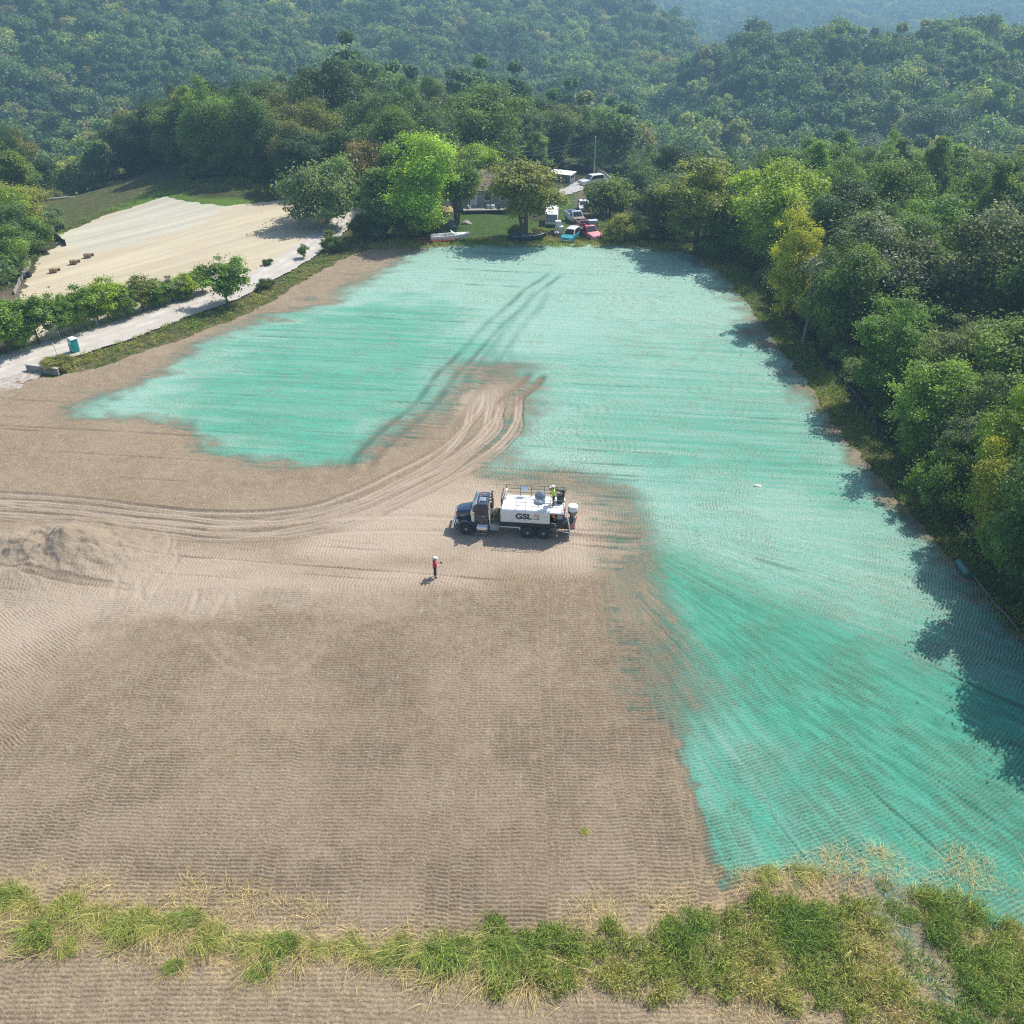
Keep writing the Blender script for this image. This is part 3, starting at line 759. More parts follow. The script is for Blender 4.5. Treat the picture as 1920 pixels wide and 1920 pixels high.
def crown_points(rng, R, h0, h1, nl, lr, nleaf, shape, up=0.35):
    """leaf positions, normals and tints on a cluster of lobes"""
    k = 0; C = []; rads = []
    while len(C) < nl:
        d = rng.normal(size=3); d /= np.linalg.norm(d)
        q = rng.uniform(0.35, 0.92) if rng.uniform() < .88 else rng.uniform(0.9, 1.02)
        z = d[2] * q
        if shape == 'round': f = 1.0
        elif shape == 'cone': f = 1.0 - 0.55 * max(0, (z + 1) / 2)
        elif shape == 'vase': f = 0.62 + 0.42 * (z + 1) / 2
        else: f = 1.0
        if shape == 'bush' and z < -0.55: continue
        C.append((d[0] * q * R * f, d[1] * q * R * f, (h0 + h1) / 2 + z * (h1 - h0) / 2))
        rads.append(lr * R * rng.uniform(0.55, 1.45) * (1.2 - 0.42 * q))
    C = np.array(C); rads = np.array(rads)
    tl = rng.uniform(0, 1, nl)
    pr = rads ** 2 / np.sum(rads ** 2)
    out_p = []; out_n = []; out_t = []
    tot = 0
    while tot < nleaf:
        m = 20000
        li = rng.choice(nl, m, p=pr)
        d = rng.normal(size=(m, 3)); d[:, 2] += 0.25; d = unit(d)
        rr = rads[li, None] * (0.62 + 0.42 * rng.uniform(0, 1, (m, 1)) ** 0.6)
        sq = np.array([1.0, 1.0, 0.74 if shape == 'round' else 0.56])
        p = C[li] + d * rr * sq + rng.normal(size=(m, 3)) * 0.06 * R * rng.uniform(0, 1.6, (m, 1)) ** 2
        keep = np.ones(m, bool)
        for j in range(nl):
            dd = np.linalg.norm((p - C[j]) / sq, axis=1)
            keep &= (dd > rads[j] * 0.55) | (li == j)
        keep &= p[:, 2] > 0.25
        p = p[keep]; d = d[keep]; li = li[keep]
        n = unit(d * 0.55 + np.array([0, 0, up]) + rng.normal(size=d.shape) * 0.45)
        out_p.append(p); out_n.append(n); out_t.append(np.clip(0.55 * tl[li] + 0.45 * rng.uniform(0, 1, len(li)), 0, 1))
        tot += len(p)
    return np.concatenate(out_p)[:nleaf], np.concatenate(out_n)[:nleaf], np.concatenate(out_t)[:nleaf], C

def crown_mesh(name, seed, R=5.0, h0=3.0, h1=14.0, nl=36, lr=0.34, nleaf=14000, leaf=0.24, shape='round', m=None, drop=None):
    rng = np.random.default_rng(seed)
    P, Nn, T, C = crown_points(rng, R, h0, h1, nl, lr, nleaf, shape)
    V, F = leaf_quads(P, Nn, leaf, rng)
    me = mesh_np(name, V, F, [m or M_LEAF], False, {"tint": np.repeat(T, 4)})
    return me, C

def trunk_mesh(name, seed, C, h0, h1, r=0.28, stems=1, nb=12, m=None):
    rng = random.Random(seed); mb = MB()
    for s in range(stems):
        a = rng.uniform(0, 6.28); off = 0.0 if stems == 1 else 0.35
        b0 = Vector((math.cos(a) * off, math.sin(a) * off, -0.4))
        lean = Vector((rng.uniform(-.4, .4), rng.uniform(-.4, .4), 0)) * (1 if stems == 1 else 2.2)
        top = Vector((0, 0, h0 + (h1 - h0) * 0.62)) + lean
        mid = b0.lerp(top, 0.45) + Vector((rng.uniform(-.25, .25), rng.uniform(-.25, .25), 0))
        pts = [b0, b0.lerp(mid, 0.3), mid, mid.lerp(top, 0.5), top]
        rr = r / math.sqrt(stems)
        mb.tube(pts, [rr * 1.35, rr, rr * 0.8, rr * 0.5, rr * 0.2], 8)
        idx = rng.sample(range(len(C)), min(nb // stems, len(C)))
        for i in idx:
            c = Vector(C[i]); zz = max(h0 * 0.55, min(top.z * 0.9, c.z - (c.xy.length) * 0.6))
            t = min(0.95, max(0.2, zz / top.z)); base = b0.lerp(top, t)
            m1 = base.lerp(c, 0.55) + Vector((0, 0, -0.25))
            mb.tube([base, m1, c], [rr * 0.42, rr * 0.26, rr * 0.08], 5)
    me = bpy.data.meshes.new(name); me.from_pydata([tuple(p) for p in mb.v], [], mb.f)
    me.polygons.foreach_set("use_smooth", [True] * len(me.polygons)); me.materials.append(m or M_BARK)
    return me

# kinds: nominal height of the crown top is the h1 given here
KIND = {}
def kind(key, name, n, R, h0, h1, nl, lr, nleaf, leaf, shape, m=None, stems=1, tr=0.28, nb=12):
    KIND[key] = dict(name=name, R=R, h1=h1, v=[])
    for i in range(n):
        sd_ = hash_seed(key) + i * 101
        me, C = crown_mesh("crown_" + key, sd_, R, h0, h1, nl, lr, nleaf, leaf, shape, m)
        tm = trunk_mesh("trunk_" + key, sd_ + 7, C, h0, h1, tr, stems, nb)
        KIND[key]['v'].append((me, tm))
def hash_seed(s): return sum((i + 1) * ord(ch) for i, ch in enumerate(s)) * 13
kind('broad', 'broadleaf_tree', 5, 5.2, 0.9, 16, 54, 0.27, 32000, 0.16, 'round', nb=14)
kind('locust', 'locust_tree', 4, 4.2, 0.5, 13, 95, 0.18, 27000, 0.135, 'vase', nb=16)
kind('tall', 'tall_tree', 4, 3.8, 1.6, 19, 56, 0.28, 27000, 0.165, 'cone', nb=14)
kind('silver', 'silver_leaved_tree', 2, 5.2, 0.9, 15, 70, 0.23, 32000, 0.16, 'round', M_SILVER)
kind('bush', 'bush', 4, 3.0, 0.2, 4.6, 40, 0.27, 14000, 0.125, 'bush', stems=3, tr=0.14, nb=9)
kind('row', 'young_locust_tree', 4, 2.3, 1.1, 6.0, 46, 0.23, 9000, 0.115, 'vase', tr=0.10, nb=12)
kind('stemmy', 'multi_stemmed_tree', 2, 4.4, 3.4, 10.5, 60, 0.22, 21000, 0.145, 'vase', stems=4, tr=0.34, nb=18)

CLR = {'dark': (0.097, 0.164, 0.048), 'deep': (0.071, 0.130, 0.043), 'mid': (0.153, 0.244, 0.057), 'green': (0.184, 0.304, 0.057), 'bright': (0.315, 0.453, 0.057), 'yellow': (0.374, 0.428, 0.060),
       'olive': (0.251, 0.276, 0.070), 'grey': (0.196, 0.276, 0.118), 'russet': (0.274, 0.238, 0.083), 'silver': (0.141, 0.198, 0.083)}
TONE = {'dark': 'dark green', 'deep': 'very dark green', 'mid': 'mid green', 'green': 'fresh green', 'bright': 'bright yellow-green', 'yellow': 'yellowish green', 'olive': 'olive', 'grey': 'grey-green', 'russet': 'brownish green', 'silver': 'grey-green'}
TREE_XY = []
_tr = random.Random(5)
N_TREES = 0
def tree(key, x, y, z, h, rwid, clr, label, group=None, cat='tree', rz=None, jit=0.12, name=None, v=None):
    global N_TREES
    K = KIND[key]; sx = rwid / K['R']; sz = h / K['h1']
    me, tm = K['v'][_tr.randrange(len(K['v'])) if v is None else v]
    e = empty(name or K['name'], (x, y, z - 0.1), _tr.uniform(0, 6.28) if rz is None else rz, (sx, sx, sz))
    tag(e, label, cat, group)
    c = link('crown', me, e)
    j = 1 + _tr.uniform(-jit, jit); c0 = CLR[clr]
    c.color = (c0[0] * j * (1 + _tr.uniform(-jit, jit) * .8), c0[1] * j, c0[2] * j * (1 + _tr.uniform(-jit, jit)), 1)
    link('trunk', tm, e)
    TREE_XY.append((x, y, rwid)); N_TREES += 1
    return e

def ptree(key, px, pbase, ptop, pw, clr, label, group=None, cat='tree', **kw):
    """a tree picked out in the photo: foot, top and width read from it"""
    g = G(px, pbase)
    h = ztop(g, ptop) - g.z
    r = 0.5 * pw * depth(Vector((g.x, g.y, g.z + h * .5))) / FPX
    return tree(key, g.x, g.y, g.z, h, r * 1.04, clr, label, group, cat, **kw)

# --- trees one can single out
ptree('broad', 1442, 500, 285, 175, 'bright', "bright yellow-green maple-like tree standing tallest at the far right corner of the green field", v=0)
ptree('locust', 1305, 474, 285, 175, 'olive', "drooping olive-brown tree beside the bright yellow-green tree at the far field corner", v=1)
ptree('locust', 1472, 600, 385, 110, 'yellow', "slender yellowing tree just behind the bare grey trunk at the field edge", v=2)
ptree('silver', 1606, 630, 398, 215, 'silver', "dark tree with silvery leaf tips on its top, behind the bare trunk", v=0)
ptree('broad', 1700, 600, 398, 130, 'mid', "mid green tree squeezed between the two silvery-topped trees", v=1)
ptree('silver', 1826, 660, 370, 225, 'silver', "big grey-silver round tree near the right frame edge above the feathery trees", v=1)
ptree('locust', 1650, 762, 555, 165, 'green', "feathery light green tree with a pointed tip leaning over the field edge", v=0)
ptree('locust', 1748, 795, 600, 150, 'grey', "feathery grey-green tree behind the pointed light green one", v=3)
ptree('broad', 1880, 820, 545, 220, 'mid', "large round dark-shadowed green tree at the right frame edge, mid height", v=2)
ptree('locust', 1718, 868, 665, 170, 'green', "feathery green tree on the right field edge, with shaded lower boughs", v=2)
ptree('locust', 1812, 895, 690, 150, 'grey', "low dusty green tree in front of the large round tree at the right", v=1)
ptree('broad', 1880, 1010, 700, 170, 'bright', "vivid yellow-green tree at the right frame edge above the black silt fence", v=3)
ptree('silver', 1795, 935, 775, 110, 'silver', "small tree with a streak of white-grey leaves on the right field edge", v=0)
ptree('bush', 1750, 958, 850, 110, 'mid', "low leafy tree overhanging the grass verge at the narrowest brown strip", v=0)
ptree('broad', 1868, 1035, 800, 165, 'yellow', "yellow-green spreading tree directly above the green plastic pipe", v=4)
ptree('broad', 1932, 1128, 800, 215, 'dark', "dark grey-leaved tree cut by the right frame edge above the fence", v=0)
ptree('bush', 1880, 1090, 960, 130, 'green', "broad green bush pressing on the black silt fence at the right", cat='bush')
ptree('broad', 788, 446, 246, 150, 'bright', "tall pale yellow-green tree at the head of the field left of the house", v=1)
ptree('tall', 718, 446, 312, 110, 'green', "leafy green tree beside the lane's end, left of the tallest pale tree", v=0)
ptree('stemmy', 856, 422, 285, 118, 'mid', "tree with bare dark stems standing on the lawn before the house", v=0)
ptree('stemmy', 898, 376, 268, 105, 'bright', "yellow-green crown rising over the roof of the house", v=1)
ptree('stemmy', 985, 452, 300, 178, 'olive', "olive many-stemmed tree at the head of the field right of the house", v=1)
ptree('bush', 612, 418, 298, 150, 'grey', "large grey-green bush between the straw plot and the parked cars on the lane", cat='bush')
ptree('broad', 692, 380, 262, 100, 'russet', "brownish-topped tree behind the white car on the lane")
ptree('bush', 1140, 408, 332, 105, 'mid', "round dark green tree right of the grassy drive", cat='tree')
ptree('bush', 1168, 455, 398, 70, 'olive', "thin light green sapling clump in the weeds right of the red pickup", cat='bush')
ptree('bush', 1240, 400, 345, 50, 'grey', "small grey-green bush in front of the white trailer", cat='bush')
ptree('tall', 1005, 330, 240, 60, 'green', "slim green tree behind the grey shed")
ptree('broad', 1150, 330, 282, 90, 'mid', "low mid green tree just right of the far pole")
ptree('broad', 1075, 318, 292, 60, 'grey', "small grey-green tree left of the far pole beside the shed")
# trees along the lane, from the frame edge towards the field head
ROWT = [(18, 672, 560, 110, 'mid', "leafy tree of the lane row cut off by the left frame edge"), (75, 655, 545, 95, 'mid', "dense tree second in the lane row from the frame edge"),
        (115, 640, 555, 70, 'mid', "tree of the lane row standing right behind the portable toilet"), (160, 622, 530, 85, 'mid', "leafy green tree in the lane row above the portable toilet's door side"),
        (205, 610, 515, 80, 'green', "tallest green tree in the left half of the lane row"), (240, 604, 532, 60, 'mid', "narrow tree in the lane row beside a leaning white post"),
        (268, 590, 512, 70, 'olive', "olive tree in the middle of the lane row"), (300, 582, 520, 62, 'mid', "thin crowned tree in the lane row just left of the palest tree"),
        (325, 574, 515, 55, 'grey', "palest, sparse tree of the lane row with dead twigs"), (352, 566, 510, 62, 'green', "fresh green tree in the lane row, second from the big lone tree"),
        (380, 556, 500, 58, 'mid', "small tree in the lane row next to the big lone tree")]
for px, pb, pt, pw, cl_, lb in ROWT:
    ptree('row', px, pb - 9, pt, pw * 1.0, {'mid': 'green', 'green': 'bright', 'olive': 'olive', 'grey': 'grey'}[cl_], lb, "trees along the gravel lane")
for px, pb, pt, pw, cl_, lb in [(45, 662, 575, 70, 'green', 0), (140, 630, 560, 60, 'green', 0), (182, 614, 545, 55, 'green', 0), (225, 606, 550, 50, 'green', 0), (290, 586, 545, 46, 'green', 0), (340, 570, 535, 44, 'green', 0)]:
    ptree('bush', px, pb - 10, pt, pw * .9, cl_, "low shrub filling a gap between the trees of the lane row", "shrubs in the lane row", 'bush', name='shrub')
ptree('row', 428, 570, 484, 98, 'green', "lone rounded tree on the field side of the gravel lane", v=1)
ptree('bush', 552, 518, 497, 34, 'dark', "small dark shrub on the bank below the lane bend", cat='bush', name='shrub') if False else None
ptree('bush', 500, 540, 521, 34, 'dark', "small dark shrub on the bank between lane and field", cat='bush', name='shrub')
ptree('bush', 625, 470, 440, 40, 'dark', "dark low shrub near the top of the bank beside the lane", cat='bush', name='shrub')
ptree('row', 570, 484, 455, 26, 'grey', "sparse sapling at the lane's lower edge near its bend", v=2)
ptree('row', 618, 453, 428, 22, 'grey', "tiny upright sapling beside the lane below the walking worker", v=3)
ptree('bush', 503, 497, 484, 20, 'dark', "tiny shrub on the straw plot's edge above the lane", cat='bush', name='shrub')
ptree('bush', 106, 690, 668, 60, 'olive', "low bush behind the concrete headwall", cat='bush', name='shrub')
ptree('tall', 130, 335, 200, 95, 'mid', "tall full tree rising highest in the left wood beyond the straw plot", v=2)
ptree('row', 108, 356, 312, 34, 'green', "small forked tree with a pale bare trunk at the left wood's foot", v=0)
ptree('broad', 20, 470, 338, 110, 'bright', "bright yellow-green tree at the left frame edge above the straw plot", v=0)
ptree('broad', 15, 520, 420, 95, 'green', "fresh green tree at the left frame edge level with the plot's lower corner", v=3)
ptree('bush', 60, 470, 405, 80, 'mid', "mid green bush in the gully left of the curved silt fence", cat='bush')
ptree('bush', 92, 432, 385, 60, 'grey', "grey-green bush uphill of the curved silt fence", cat='bush')
ptree('broad', 905, 340, 140, 165, 'mid', "great round oak-like tree standing out of the wooded ridge behind the house", v=2)
ptree('tall', 925, 300, 142, 120, 'green', "lighter green tree topping the oak-like tree on the ridge", v=3)
ptree('broad', 640, 300, 98, 150, 'deep', "darkest round tree at the summit of the wooded ridge", v=0)
ptree('broad', 410, 330, 145, 110, 'mid', "rounded tree standing clear on the left shoulder of the wooded ridge", v=4)
ptree('broad', 1740, 330, 192, 130, 'deep', "very dark tall tree breaking the skyline of the near right wood", v=1)
ptree('broad', 1600, 350, 240, 130, 'dark', "dark tree with a sunlit green flank in the right wood behind the silver tree", v=2)
ptree('broad', 1520, 380, 280, 110, 'green', "fresh green tree immediately right of the bright yellow-green corner tree", v=3)

ptree('broad', 1998, 1205, 840, 235, 'dark', "dark tree beyond the right frame edge shading the lower right of the field", v=1)
ptree('broad', 2062, 1285, 870, 250, 'dark', "broad tree out of frame whose shadow covers the lower right corner", v=2)
ptree('broad', 1378, 482, 372, 105, 'mid', "mid green tree filling the gap between the olive-brown and the bright yellow-green corner trees")
ptree('bush', 1350, 486, 430, 80, 'dark', "dark bush under the gap between the two far corner trees", cat='bush')
ptree('broad', 1555, 560, 470, 95, 'dark', "dark low tree just right of the bare grey trunk", v=1)
# --- bare trunk at the field edge
dt = G(1505, 645); de = empty('dead_tree', tuple(dt))
tag(de, "bare grey dead tree standing at the right edge of the field", 'tree')
mb = MB(); hD = ztop(dt, 478)
mb.tube([(0, 0, -.3), (0.1, 0, hD * .3), (-0.1, 0.1, hD * .6), (-0.25, 0, hD * .85), (-.3, .1, hD)], [0.2, .16, .12, .07, .03], 7)
mb.tube([(-0.02, 0, hD * .5), (0.5, .2, hD * .68), (.8, .3, hD * .8)], [.08, .05, .02], 5)
mb.tube([(0.05, 0, hD * .35), (-0.6, -.2, hD * .5), (-1.0, -.3, hD * .52)], [.07, .05, .02], 5)
mb.tube([(-.1, 0.05, hD * .62), (.3, -.3, hD * .75)], [.06, .02], 5)
mb.build('trunk', M_DEADWOOD, de)

# --- woods: points in zones, the nearest as trees, the rest into the far forest
def zone_points(poly, spacing, seed, avoid=0.75):
    xs = [p[0] for p in poly]; ys_ = [p[1] for p in poly]
    rng = random.Random(seed); out = []
    tries = int((max(xs) - min(xs)) * (max(ys_) - min(ys_)) / spacing ** 2 * 12)
    A_ = np.array([(rng.uniform(min(xs), max(xs)), rng.uniform(min(ys_), max(ys_))) for _ in range(tries)], np.float32)
    ok = poly_sd(poly, A_[:, 0], A_[:, 1]) > 0
    for (x, y) in A_[ok]:
        if all((x - a) ** 2 + (y - b_) ** 2 > spacing ** 2 for a, b_ in out) and all((x - a) ** 2 + (y - b_) ** 2 > (avoid * r + 1.2) ** 2 for a, b_, r in TREE_XY[:NPROM]):
            out.append((float(x), float(y)))
    return out
NPROM = len(TREE_XY)
def off(px, py, dx): g = G(px, py); return (g.x + dx, g.y)
Z_RIGHT = [off(1990, 1262, 5), off(1850, 1100, 5.5), off(1780, 1040, 5.5), off(1690, 945, 5.0), off(1560, 785, 5.0), off(1490, 690, 5.0), off(1410, 583, 6), off(1345, 505, 7), (47, 150), (44, 175), (70, 236), (140, 236), (130, 150), (90, 80), (75, 40), (50, 30)]
Z_MID = GP((560, 360), (600, 380), (640, 360), (700, 345), (760, 400), (800, 400), (835, 350), (900, 345), (920, 340), (1000, 335), (1015, 318), (1120, 315), (1180, 345), (1215, 400), (1225, 455), (1260, 455), (1300, 420), (1330, 360)) + [(62, 236), (20, 292), (-20, 300), (-70, 296), (-100, 262), (-92, 225), (-70, 205)]
Z_LEFT = GP((-90, 620), (-20, 545), (40, 500), (60, 440), (70, 395), (60, 350), (120, 340), (200, 330), (330, 300), (450, 315), (540, 335), (575, 360)) + [(-75, 212), (-100, 260), (-150, 262), (-190, 200), (-150, 120), (-110, 90)]
FORE = []
for zn, poly, sp, sd_, desc, tones in (
    ('right', Z_RIGHT, 6.6, 3, "in the thick wood along the field's right side", ['dark', 'mid', 'green', 'green', 'grey', 'dark', 'mid', 'mid']),
    ('mid', Z_MID, 7.4, 4, "in the wooded ridge behind the house", ['deep', 'dark', 'dark', 'deep', 'mid', 'dark', 'olive', 'deep']),
    ('left', Z_LEFT, 7.4, 5, "in the wood beyond the straw plot", ['dark', 'mid', 'dark', 'green', 'mid', 'deep', 'olive', 'dark'])):
    for (x, y) in zone_points(poly, sp, sd_):
        FORE.append((math.hypot(x, y), zn, x, y, desc, tones))
FORE.sort()
def in_view(x, y, z, mx=1.06):
    dp = y * _cp - (z - CAM_H) * _sp
    return dp > 1 and abs(x * FPX / dp) < 960 * mx
VIS = [q for q in FORE if in_view(q[2], q[3], float(H(q[2], q[3])) + 6)]
OUT = [q for q in FORE if not in_view(q[2], q[3], float(H(q[2], q[3])) + 6)]
LIMIT = 292 - NPROM
_rg = random.Random(17)
SPARE = []
for i, (d, zn, x, y, desc, tones) in enumerate(VIS):
    z = float(H(x, y))
    if i >= LIMIT: SPARE.append((x, y)); continue
    t = _rg.choice(tones)
    front = zn == 'right' and samp(np.abs(sdr), np.array([x]), np.array([y]))[0] < 9
    if front: t = _rg.choice(['green', 'mid', 'green', 'bright', 'grey', 'mid'])
    if front: key = _rg.choice(['locust', 'locust', 'bush', 'broad'])
    elif zn == 'right': key = _rg.choice(['broad', 'broad', 'locust', 'tall'])
    elif zn == 'mid': key = 'broad'
    else: key = _rg.choice(['broad', 'broad', 'tall', 'locust'])
    h = {'broad': _rg.uniform(11.5, 16), 'locust': _rg.uniform(6.5, 9.5), 'tall': _rg.uniform(14, 18), 'bush': _rg.uniform(3.5, 5.5)}[key]
    r = {'broad': _rg.uniform(4.4, 5.8), 'locust': _rg.uniform(3.4, 4.6), 'tall': _rg.uniform(3.4, 4.4), 'bush': _rg.uniform(2.6, 3.6)}[key]
    if zn == 'mid':
        r *= 1.1
        if abs(x - 20) < 30 and y < 195: h *= 0.62; r *= 0.8
        elif y > 205: h *= 0.97
    if front: h *= 0.85
    if zn == 'left' and y < 165: h *= 0.75
    if zn == 'right' and y > 150: h *= 0.92
    kn = {'broad': 'broad-crowned tree', 'locust': 'feathery tree', 'tall': 'tall narrow tree', 'bush': 'low bush'}[key]
    lb = f"{TONE[t]} {kn} {desc}"
    tree(key, x, y, z, h, r, t, lb, lb + ", one of many", cat='bush' if key == 'bush' else 'tree')
SPARE += [(q[2], q[3]) for q in OUT]

# --- far forest: one mass of trees over the hills
far_coll = bpy.data.collections.new("far_forest_kinds")
for i in range(8):
    shp = ['round', 'round', 'cone', 'round', 'vase', 'round', 'cone', 'round'][i]
    R_, h1_ = [(5.2, 14), (5.8, 15), (4.0, 17), (5.0, 13), (4.6, 14), (6.2, 16), (3.6, 15), (4.6, 12)][i]
    me, C = crown_mesh("far_crown", 900 + i * 11, R_, 1.6, h1_, 13, 0.44, 2800, 0.50, shp, M_FAR)
    far_coll.objects.link(bpy.data.objects.new("far_crown", me))
pts = []
rng = np.random.default_rng(77)
def band(d0, d1, sp, a0=-38, a1=38, keepf=None):
    a0, a1 = rad(a0), rad(a1)
    area = 0.5 * (a1 - a0) * (d1 ** 2 - d0 ** 2); n = int(area / sp ** 2 * 1.25)
    d = np.sqrt(rng.uniform(d0 ** 2, d1 ** 2, n)); a = rng.uniform(a0, a1, n)
    return np.stack([d * np.sin(a), d * np.cos(a)], 1)
P = np.concatenate([band(232, 700, 9.0), band(700, 1300, 11.0), band(1300, 2700, 13.5, -8, 34)])
zones_sd = np.maximum(poly_sd(Z_MID, P[:, 0], P[:, 1]), np.maximum(poly_sd(Z_LEFT, P[:, 0], P[:, 1]), poly_sd(Z_RIGHT, P[:, 0], P[:, 1])))
P = P[zones_sd < -2]
P = np.concatenate([P, np.array(SPARE).reshape(-1, 2)])
Z = H(P[:, 0], P[:, 1])
dd = np.hypot(P[:, 0], P[:, 1])
S = rng.uniform(0.62, 1.32, len(P)) * np.where(dd > 1300, 1.40, np.where(dd > 700, 1.28, np.where(dd < 330, .95, 1.18)))
me = mesh_np("far_forest", np.column_stack([P, Z - 0.5]), np.zeros((0, 3), np.int32), (), False,
             {"scl": S, "rot": rng.uniform(0, 6.28, len(P)), "hz": rng.uniform(0.85, 1.2, len(P)), "tone": np.clip(fbm(P[:, 0] / 45, P[:, 1] / 70, 66, 3) * 1.6 - .3 + rng.normal(0, .12, len(P)), 0, 1)})
at = me.attributes.new("pick", 'INT', 'POINT'); at.data.foreach_set("value", rng.integers(0, 8, len(P)).astype(np.int32))
ff = tag(link("far_forest", me), "dense hazy green forest covering the hills beyond the field", "forest", kind="stuff")
gn = bpy.data.node_groups.new("far_forest", 'GeometryNodeTree')
gn.interface.new_socket("Geometry", in_out='INPUT', socket_type='NodeSocketGeometry')
gn.interface.new_socket("Geometry", in_out='OUTPUT', socket_type='NodeSocketGeometry')
gi = gn.nodes.new("NodeGroupInput"); go = gn.nodes.new("NodeGroupOutput")
ci = gn.nodes.new("GeometryNodeCollectionInfo"); ci.inputs[0].default_value = far_coll; ci.inputs[1].default_value = True; ci.inputs[2].default_value = True
ip = gn.nodes.new("GeometryNodeInstanceOnPoints"); ip.inputs["Pick Instance"].default_value = True
def named(nm, typ):
    n = gn.nodes.new("GeometryNodeInputNamedAttribute"); n.data_type = typ; n.inputs[0].default_value = nm; return n.outputs[0]
cx = gn.nodes.new("ShaderNodeCombineXYZ"); gn.links.new(named("rot", 'FLOAT'), cx.inputs[2])
cs = gn.nodes.new("ShaderNodeCombineXYZ"); sc_ = named("scl", 'FLOAT'); hz = named("hz", 'FLOAT')
mm = gn.nodes.new("ShaderNodeMath"); mm.operation = 'MULTIPLY'; gn.links.new(sc_, mm.inputs[0]); gn.links.new(hz, mm.inputs[1])
gn.links.new(sc_, cs.inputs[0]); gn.links.new(sc_, cs.inputs[1]); gn.links.new(mm.outputs[0], cs.inputs[2])
mp_ = gn.nodes.new("GeometryNodeMeshToPoints")
gn.links.new(gi.outputs[0], mp_.inputs[0]); gn.links.new(mp_.outputs[0], ip.inputs["Points"])
gn.links.new(ci.outputs[0], ip.inputs["Instance"]); gn.links.new(named("pick", 'INT'), ip.inputs["Instance Index"])
gn.links.new(cx.outputs[0], ip.inputs["Rotation"]); gn.links.new(cs.outputs[0], ip.inputs["Scale"])
gn.links.new(ip.outputs[0], go.inputs[0])
ff.modifiers.new("far_forest", 'NODES').node_group = gn
print("TREES", N_TREES, "prominent", NPROM, "visible wood", len(VIS), "far", len(P))
# ================================================================== LOW PLANTS
def blade_material(name):
    m, nt, b = newmat(name)
    h = attr(nt, "hue").outputs["Fac"]; t = attr(nt, "tint").outputs["Fac"]
    r = nt.nodes.new("ShaderNodeValToRGB"); nt.links.new(h, r.inputs[0]); cr = r.color_ramp
    cr.elements[0].color = (0.085, 0.190, 0.034, 1); cr.elements[1].color = (0.60, 0.49, 0.28, 1)
    for p, c in ((0.28, (0.185, 0.30, 0.045)), (0.5, (0.34, 0.385, 0.075)), (0.7, (0.46, 0.40, 0.15))):
        e = cr.elements.new(p); e.color = (*c, 1)
    c = mixc(nt, t, mixc(nt, 1.0, r.outputs[0], (.6, .6, .6), 'MULTIPLY'), mixc(nt, 1.0, r.outputs[0], (1.65, 1.6, 1.4), 'MULTIPLY'))
    nt.links.new(c, b.inputs["Base Color"]); b.inputs["Roughness"].default_value = 0.6; b.inputs["Specular IOR Level"].default_value = 0.3
    tr = nt.nodes.new("ShaderNodeBsdfTranslucent"); nt.links.new(c, tr.inputs[0])
    mx = nt.nodes.new("ShaderNodeMixShader"); mx.inputs[0].default_value = 0.3
    nt.links.new(b.outputs[0], mx.inputs[1]); nt.links.new(tr.outputs[0], mx.inputs[2]); nt.links.new(mx.outputs[0], nt.nodes["Material Output"].inputs[0])
    return m
M_BLADE = blade_material("grass_blade")

class Blades:
    def __init__(self, seed): self.V = []; self.Hu = []; self.T = []; self.rng = np.random.default_rng(seed)
    def blades(self, cx, cy, cz, n, spread, h, wid, hue, lean=0.6, hj=0.12, wind=(0.25, -0.1)):
        r = self.rng
        a = r.uniform(0, 6.283, n); q = np.sqrt(r.uniform(0, 1, n)) * spread
        P = np.stack([cx + q * np.cos(a), cy + q * np.sin(a), np.full(n, cz)], 1)
        L = h * r.uniform(0.55, 1.2, n)
        d = np.stack([np.cos(a) * q / spread * 0.7 + r.normal(0, .35, n) + wind[0], np.sin(a) * q / spread * 0.7 + r.normal(0, .35, n) + wind[1]], 1) * lean
        s = np.stack([-np.sin(a * 3), np.cos(a * 3), np.zeros(n)], 1) * (wid * r.uniform(0.6, 1.3, n))[:, None]
        M = P + np.column_stack([d * L[:, None] * 0.35, L * 0.62]); Tp = P + np.column_stack([d * L[:, None], L * (0.95 - 0.25 * np.minimum(1, np.abs(d).sum(1)))])
        q1 = np.stack([P - s, P + s, M + s * .8, M - s * .8], 1); q2 = np.stack([M - s * .8, M + s * .8, Tp + s * .15, Tp - s * .15], 1)
        hu = np.clip(hue + r.normal(0, hj, n), 0, 1); t = r.uniform(0, 1, n)
        for qd in (q1, q2):
            self.V.append(qd.reshape(-1, 3)); self.Hu.append(np.repeat(hu, 4)); self.T.append(np.repeat(t, 4))
    def leaves(self, cx, cy, cz, n, spread, h, size, hue, hj=0.1):
        r = self.rng
        d = unit(r.normal(size=(n, 3))); d[:, 2] = np.abs(d[:, 2])
        k = r.uniform(0.55, 1.0, (n, 1)) ** 0.6
        P = np.array([cx, cy, cz]) + d * k * np.array([spread, spread, h])
        V, F = leaf_quads(P, unit(d * .5 + np.array([0, 0, .4]) + r.normal(size=(n, 3)) * .45), size, r, 0.5)
        self.V.append(V); self.Hu.append(np.repeat(np.clip(hue + r.normal(0, hj, n) + 0.12 * (P[:, 2] - cz) / max(h, .1), 0, 1), 4)); self.T.append(np.repeat(r.uniform(0, 1, n), 4))
    def mesh(self, name):
        V = np.concatenate(self.V); F = np.arange(len(V), dtype=np.int32).reshape(-1, 4)
        return mesh_np(name, V, F, [M_BLADE], False, {"hue": np.concatenate(self.Hu), "tint": np.concatenate(self.T)})

